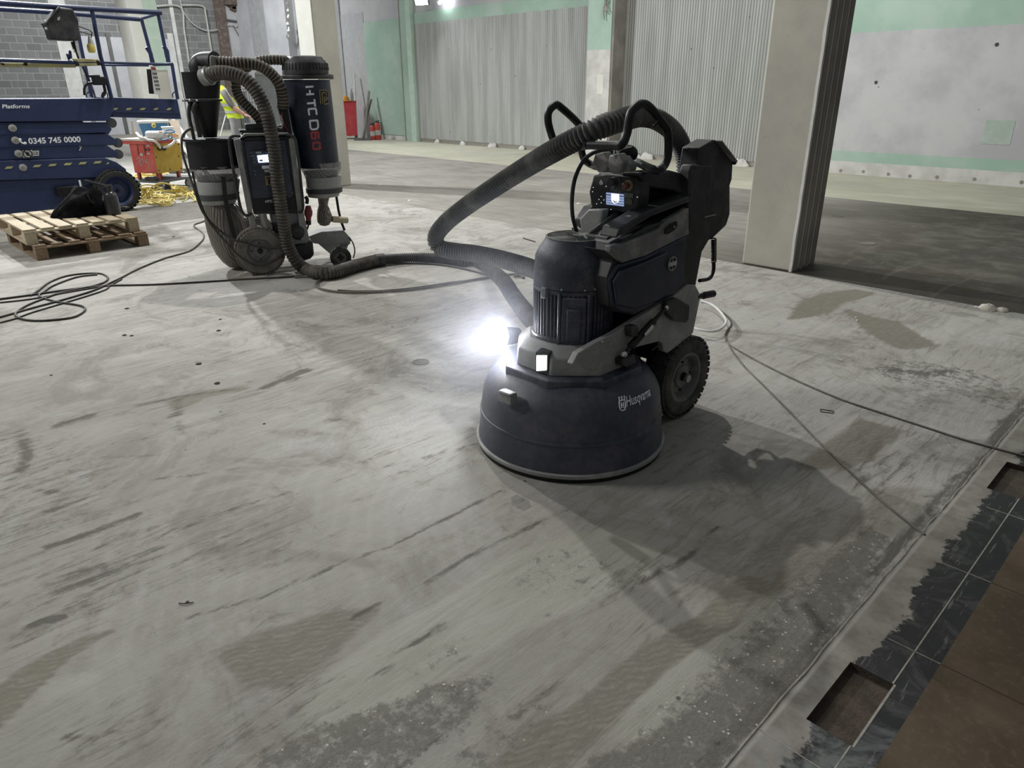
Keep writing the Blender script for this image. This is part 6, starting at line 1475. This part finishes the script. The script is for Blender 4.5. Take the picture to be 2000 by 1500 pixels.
for s_ in (1, -1):
    mb = MB(); a = pp(-.0, .22*s_, 1.15); b = pp(.19, .20*s_ if s_ > 0 else -.18, 1.01); mb.tube([a, a.lerp(b, .5), b], .04, 12, rfun=lambda L, t: .047-.012*t); obj('forearm', mb, m_skin, pr)
    wr_ = b; hp_ = Vb; V2 = [wr_, wr_+rt2*.06+Vector((0, 0, -.03))]; E2 = [(0, 1)]; R2 = [.028, (.035, .02)]
    for k in range(4):
        base = len(V2); off_ = toC*(.027-.018*k); l = (.075, .085, .08, .06)[k]
        V2 += [V2[1]+rt2*.035+off_+Vector((0, 0, -.008)), V2[1]+rt2*(.035+l*.5)+off_+Vector((0, 0, -.03)), V2[1]+rt2*(.03+l*.7)+off_+Vector((0, 0, -.065))]
        E2 += [(1, base), (base, base+1), (base+1, base+2)]; R2 += [.011, .0095, .008]
    base = len(V2); V2 += [V2[0]+rt2*.03+toC*.035*s_+Vector((0, 0, -.02)), V2[0]+rt2*.07+toC*.05*s_+Vector((0, 0, -.04))]; E2 += [(0, base), (base, base+1)]; R2 += [.012, .010]
    skin_body('hand', V2, E2, R2, m_skin, pr, 1)
wb_ = pp(.30, .18, .93); mb = MB(); mb.lathe([(.035, 0), (.045, .02), (.045, .12), (.02, .15)], wb_+Vector((0, 0, -.02)), rt2+Vector((0, 0, .6)), 14); cup = tag(obj('pale_tin', mb, m_foam), 'small pale tin in the hand of the person in the yellow vest', 'tin')
leaning('broom_pole', 441, 225, 426, 291, 16.8, 16.6, .012, m_cablew, 'thin white pole leaning beside the person in the yellow vest', 'pole')
# wire trolley and sheeted bin further back
tp = PD(487, 240, 22.5); tp.z = 0; tw = thing('wire_cage', tp, 'dark wire cage trolley behind the hoses of the extractor', 'cage trolley')
fc = Vector((-tp.x, -tp.y, 0)).normalized(); sd = Vector((-fc.y, fc.x, 0))
for a in (-.22, .28): 
    mb = MB(); mb.tube([tp+sd*a, tp+sd*a+Vector((0, 0, 1.5))], .014, 6, smooth=False); obj('frame_post', mb, m_piped, tw)
mb = MB()
for k in range(9): mb.tube([tp+sd*(-.22+k*.0625)+Vector((0, 0, .35)), tp+sd*(-.22+k*.0625)+Vector((0, 0, 1.5))], .006, 5, smooth=False)
for z in (.35, .75, 1.15, 1.5): mb.tube([tp+sd*-.22+Vector((0, 0, z)), tp+sd*.28+Vector((0, 0, z))], .007, 5, smooth=False)
obj('wire_mesh', mb, m_piped, tw)
gp = PD(530, 240, 21.5); gp.z = 0; D2 = 21.5
gs = thing('sheeted_stack', gp, 'tall stack under grey sheeting seen between the extractor hoses', 'sheeted stack')
def bill(px_poly_, D, dep, m, nm, par, bev=.02):
    P = [PD(x, y, D) for x, y in px_poly_]; n_ = Vector((-P[0].x, -P[0].y, 0)).normalized()
    P = [p-n_*((p-P[0]).dot(n_)) for p in P]
    for p in P: p.z = max(p.z, 0)
    mb = MB(); mb.prism([p-n_*dep/2 for p in P], n_*dep); return obj(nm, mb, m, par, bev)
bill([(497, 141), (535, 143), (545, 158), (551, 288), (511, 290)], D2, .8, m_grayplastic, 'grey_sheeting', gs)
bill([(499, 139), (534, 139), (538, 146), (498, 146)], D2-.05, .9, m_collar, 'sheet_top', gs)
# pale blockwork low wall behind them
# ============================================================ right rear corner: cabinet, extinguishers, sticks
cbp = PD(684, 272, 24.6); cbp.z = 0; D3 = 24.6
cb_ = thing('red_cabinet', cbp, 'bright red metal cabinet standing beyond the far column', 'cabinet')
bill([(664, 200), (695, 200), (698, 265), (668, 266)], D3, .5, mat('red_cabinet_paint', (.62, .05, .07), .5, col2=(.68, .10, .11)), 'cabinet_body', cb_, .01)
bill([(662, 197), (696, 197), (696, 200.5), (662, 200.5)], D3, .56, m_red, 'cabinet_top', cb_, .005)
for x in (672, 693, 696): bill([(x, 265), (x+2, 265), (x+2, 271), (x, 271)], D3, .06, m_blackdeep, 'foot', cb_, .003)
hp0 = PD(675, 196, D3); hz = PD(680, 197.5, D3).z
hh_ = thing('hard_hat', Vector((hp0.x, hp0.y, hz)), 'orange hard hat on top of the red cabinet', 'hard hat')
mb = MB(); mb.lathe([(.13, 0), (.125, .03), (.11, .09), (.07, .14), (.01, .16)], (hp0.x, hp0.y, hz), seg=28); obj('hat_shell', mb, m_orange, hh_)
mb = MB(); mb.lathe([(.11, 0), (.165, .0), (.165, .008), (.12, .02)], (hp0.x, hp0.y, hz), seg=28, capa=False, capb=False); obj('hat_brim', mb, m_orange, hh_)
bp0 = PD(688, 196, D3); tb = thing('clear_bottle', Vector((bp0.x, bp0.y, hz)), 'clear bottle standing on the red cabinet beside the hard hat', 'bottle')
mb = MB(); mb.lathe([(.045, 0), (.05, .01), (.05, .22), (.02, .30), (.02, .33)], (bp0.x, bp0.y, hz), seg=18); obj('bottle_body', mb, m_film, tb)
mb = MB(); mb.lathe([(.024, .33), (.024, .37)], (bp0.x, bp0.y, hz), seg=14); obj('bottle_cap', mb, m_label, tb)
def extinguisher(px_, py_, hgt, rad, label):
    p = G(px_, py_); p = PD(px_, py_, 23.9); p.z = 0
    t = thing('fire_extinguisher', p, label, 'fire extinguisher', 'fire extinguishers')
    mb = MB(); mb.lathe([(rad*.9, 0), (rad, .02), (rad, hgt*.74), (rad*.8, hgt*.82), (rad*.35, hgt*.87), (rad*.3, hgt*.90)], p, seg=24); b = obj('cylinder', mb, m_red, t)
    mb = MB(); mb.lathe([(rad*1.01, hgt*.25), (rad*1.015, hgt*.26), (rad*1.015, hgt*.50), (rad*1.01, hgt*.51)], p, seg=24, capa=False, capb=False); obj('label_band', mb, m_label, b)
    mb = MB(); mb.beam(p+Vector((-.05, -.03, hgt*.93)), p+Vector((.07, .04, hgt)), .025, .02); mb.beam(p+Vector((-.04, -.02, hgt*.90)), p+Vector((.05, .03, hgt*.91)), .03, .03); obj('valve_lever', mb, m_blackdeep, t)
    mb = MB(); mb.tube([p+Vector((.02, .02, hgt*.92)), p+Vector((rad*.9, rad*.9, hgt*.8)), p+Vector((rad*.9, rad*.8, hgt*.3))], .014, 7); obj('hose', mb, m_blackdeep, t)
    return t
extinguisher(729, 271, .50, .075, 'smaller red fire extinguisher, the left one of two by the green wall')
extinguisher(739, 272, .58, .10, 'larger red fire extinguisher, the right one of two by the green wall')
for x0, y0, x1, y1, l in ((711, 270, 721, 178, 'taller dark stick leaning on the wall left of the fire extinguishers'), (708, 270, 725, 194, 'shorter dark stick leaning across the taller one')):
    leaning('wooden_stick', x0, y0, x1, y1, 24.2, 24.5, .035, mat('dark_stick', (.16, .155, .14), .8), l, 'stick', sq=True)
leaning('white_pole', 697, 268, 692, 144, 24.9, 25.2, .03, m_cablew, 'slim white pole leaning on the wall behind the red cabinet', 'pole')
for x in (702, 716):
    p = PD(x, 272, 23.9); p.z = 0; mb = MB(); mb.box((-.16, -.1, 0), (.16, .1, .05), Matrix.Translation(p) @ Matrix.Rotation(.8, 4, 'Z')); tag(obj('rubble_lump', mb, m_bin, bev=.02), 'low grey rubble at the wall foot, %s the leaning sticks' % ('left of' if x < 710 else 'right below'), 'rubble')

# ============================================================ cables on the floor
def fcable(name, pts, r, m, label, group='cables lying on the floor', z=None, cat='cable'):
    mb = MB(); mb.tube([G(x, y, (z or r)) for x, y in pts], r, 8, res=8); return tag(obj(name, mb, m), label, cat, group)
fcable('floor_cable', [(-60, 592), (0, 584), (60, 576), (130, 566), (190, 559), (230, 557), (300, 555.5), (400, 550), (480, 545), (560, 541), (600, 537)], .008, m_cablek, 'black cable running from the left edge straight past the extractor wheel')
fcable('floor_cable', [(-60, 633), (0, 619), (60, 602), (120, 586), (180, 568), (216, 552), (235, 543), (270, 525), (320, 505), (370, 490), (392, 473), (398, 462), (394, 453), (380, 443), (381, 438), (396, 433), (410, 424), (418, 414)], .0075, m_cablek, 'thin cable curving from the left edge up to the dust bag')
fcable('floor_cable', [(0, 630), (30, 622), (60, 611), (110, 596), (170, 578), (205, 566), (215, 558), (238, 545)], .006, m_cablek, 'thinner dark cable lying just below the curving one at left')
fcable('floor_cable', [(60, 577), (75, 567), (95, 552), (125, 540), (160, 534.5), (195, 534), (210, 541), (207, 549), (190, 556), (160, 563), (120, 571), (85, 583), (55, 595), (35, 607), (30, 615), (40, 622), (65, 626), (100, 625), (140, 620), (160, 611), (166, 603), (158, 597), (135, 593), (110, 589), (85, 582), (76, 577), (85, 570), (105, 557), (150, 541), (190, 536)], .0078, m_cablek, 'loose looped coil of cable on the floor at far left')
fcable('floor_cable', [(0, 591), (60, 584), (120, 573), (200, 559)], .006, m_cablek, 'short faint cable just under the straight black one at far left')
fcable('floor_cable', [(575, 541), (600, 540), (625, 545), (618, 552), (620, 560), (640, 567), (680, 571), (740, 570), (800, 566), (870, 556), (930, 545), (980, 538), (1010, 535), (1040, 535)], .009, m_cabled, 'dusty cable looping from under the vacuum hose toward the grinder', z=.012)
fcable('floor_cable', [(690, 522), (740, 515), (800, 514), (860, 517), (920, 528), (955, 540), (935, 545), (880, 552), (820, 561), (760, 567), (700, 569), (660, 567)], .008, m_cablek, 'dark cable in a flat loop lying below the vacuum hose', z=.010)
wc_ = [AT(1392, 596, 3.9), AT(1405, 604, 3.98)]
fcable('floor_cable', [(1352, 640), (1370, 645), (1395, 647), (1413, 638), (1418, 625), (1405, 607), (1390, 595), (1370, 588)], .0085, m_cablew, 'pale loop of cable on the floor behind the grinder wheel', z=.05)
fcable('floor_cable', [(1370, 590), (1388, 594), (1405, 605), (1424, 622), (1428, 634), (1418, 648), (1416, 660), (1424, 672), (1450, 689), (1500, 716), (1560, 745), (1640, 779), (1720, 806), (1800, 832), (1880, 858), (1960, 880), (2060, 905)], .0055, m_cabled, 'thin grey line trailing over the floor from the grinder to the right edge', z=.004)  # thin dull grey tube along the upper trailing line
fcable('floor_cable', [(1417, 656), (1424, 676), (1450, 712), (1490, 752), (1540, 802), (1590, 854), (1650, 912), (1710, 968), (1760, 1010), (1806, 1044)], .0048, m_cabled, 'thin grey line trailing over the floor from the grinder toward the border strip', z=.003)  # thinner grey tube along the lower trailing line
# debris
def lump(name, px_, py_, s_, m, label, cat, k=5, sc=.6, grp=None):
    c = G(px_, py_); mb = MB()
    rg = []; n_ = 14
    for i in range(9):
        a = math.pi*i/8*.5; ring = []
        for j in range(n_):
            t = 2*math.pi*j/n_; rr = s_*max(math.cos(a), .04)*(1+.45*mnoise.noise(Vector((math.cos(t)*2+px_, math.sin(t)*2, i*.4)))); ring.append(c+Vector((rr*math.cos(t), rr*math.sin(t), s_*sc*math.sin(a)*(1+.4*mnoise.noise(Vector((t, px_, i)))))))
        rg.append(ring)
    mb.rings(rg); return tag(obj(name, mb, m, ang=50), label, cat, grp)
lump('foam_lump', 1929, 604, .055, m_foam, 'largest pale foam lump by the edge of the dark floor bay', 'foam debris', sc=.7, grp='pale foam lumps')
lump('foam_lump', 1957, 607, .040, m_foam, 'medium pale foam lump right of the largest one', 'foam debris', sc=.6, grp='pale foam lumps')
lump('foam_lump', 1908, 600, .018, m_foam, 'small pale foam crumb left of the largest lump', 'foam debris', sc=.5, grp='pale foam lumps')
lump('pebble', 1672, 620, .008, m_foam, 'tiny pale pebble on the swept floor right of the grinder', 'pebble')
lump('pebble', 1674, 626, .010, m_foam, 'slightly larger pale pebble just below the tiny one', 'pebble')
for i, (x, y, s_, l) in enumerate(((248, 603, .016, 'dark grit chip below the looped cable'), (243, 655, .014, 'left grit chip of the pair left of the extractor shadow'), (257, 656, .012, 'right grit chip of the pair left of the extractor shadow'), (427, 646, .014, 'lone dark grit chip below the extractor shadow'),
        (430, 624, .010, 'small dark chip beside the extractor shadow edge'), (388, 711, .016, 'dark crumb left of the dark scuff'), (424, 749, .016, 'dark crumb above the forked brown stain'), (100, 733, .008, 'tiny dark speck low on the left floor'), (339, 463, .014, 'dark chip beside the curving cable'),
        (516, 828, .007, 'tiny dark speck below the forked brown stain'), (366, 1176, .006, 'thin dark splinter on the streaked floor'), (1290, 404, .03, 'dark crumb on the worn bay behind the grinder'))):
    lump('grit_chip', x, y, s_, m_stone, l, 'debris', sc=.5, grp='grit chips scattered on the floor')
mb = MB(); mb.tube([G(349, 1178, .003), G(362, 1179, .004), (G(378, 1176, .003))], .0018, 5); tag(obj('wire_offcut', mb, m_stone), 'thin dark wire offcut lying on the pale floor in the lower left', 'wire')
fcable('floor_cable', [(1022, 465), (1035, 469), (1045, 472)], .006, m_cablek, 'short dark wire offcut on the floor left of the motor cowl')
mb = MB(); c = G(1015, 543); mb.tube([c+Vector((-.05, -.02, .012)), c+Vector((0, .01, .018)), c+Vector((.05, .0, .01))], .012, 7); tag(obj('metal_clip', mb, m_cabled), 'small metal clip on the floor beside the grinder motor', 'clip')
mb = MB(); c0 = G(1605, 801); 
for a, b in (((1602, 799), (1628, 803)), ((1628, 803), (1627, 807)), ((1627, 807), (1603, 804)), ((1603, 804), (1602, 799))): mb.tube([G(*a, .002), G(*b, .002)], .0018, 5, smooth=False)
tag(obj('wire_loop', mb, m_stone), 'flat rectangular wire loop lying on the floor right of the wheel', 'wire')
def ring_cap(x, y, r1, label):
    c = G(x, y, .001); mb = MB(); mb.lathe([(r1, 0), (r1, .003), (r1*.8, .003), (r1*.78, .001)], c, seg=24); return tag(obj('inspection_disc', mb, m_cabled), label, 'floor disc')
ring_cap(822, 707, .05, 'round dusty floor cap left of the headlight')
ring_cap(1636, 422, .07, 'pale round floor patch behind the pillar')
ring_cap(1692, 475, .09, 'pale oval floor patch right of the pillar')
for i, (x, y) in enumerate(((800, 392), (742, 361), (1130, 398))):
    c = PD(x, y, math.hypot(*G(x, y)[:2])); lump('plaster_crumb', x, y, .03, m_foam, ('plaster crumb on the worn floor left of the hose', 'plaster crumb right of the far column', 'plaster crumb seen beside the handlebar lead')[i], 'debris', sc=.4)

# ============================================================ scattering volume added to give the headlight its glow
HR = .62; hc_ = pL+dl*.10
mb = MB(); mb.sphere((0, 0, 0), HR, 32, 20)
mb.v = [(v[0], v[1], max(v[2], .004-hc_.z)) for v in mb.v]
hz_o = obj('glow_haze', mb, None, smooth=False); hz_o.location = hc_; hz_o.data.materials.clear()
hm_ = bpy.data.materials.new('glow_scatter'); hm_.use_nodes = True; t_ = hm_.node_tree; t_.nodes.clear()
vo_ = t_.nodes.new('ShaderNodeVolumeScatter'); ou_ = t_.nodes.new('ShaderNodeOutputMaterial'); vo_.inputs['Anisotropy'].default_value = .1; vo_.inputs['Color'].default_value = (.88, .90, 1, 1)
tc_ = t_.nodes.new('ShaderNodeTexCoord'); le_ = t_.nodes.new('ShaderNodeVectorMath'); le_.operation = 'LENGTH'; t_.links.new(tc_.outputs['Object'], le_.inputs[0])
mr_ = t_.nodes.new('ShaderNodeMapRange'); mr_.interpolation_type = 'SMOOTHERSTEP'; t_.links.new(le_.outputs['Value'], mr_.inputs[0])
for q_, v_ in enumerate((HR*.98, 0.0, 0.0, 0.55)): mr_.inputs[q_+1].default_value = v_
t_.links.new(mr_.outputs[0], vo_.inputs['Density'])
t_.links.new(vo_.outputs[0], ou_.inputs['Volume']); hz_o.data.materials.append(hm_)
tag(hz_o, 'small scattering cloud added to make a glow round the grinder headlight', 'dust haze', kind='stuff')
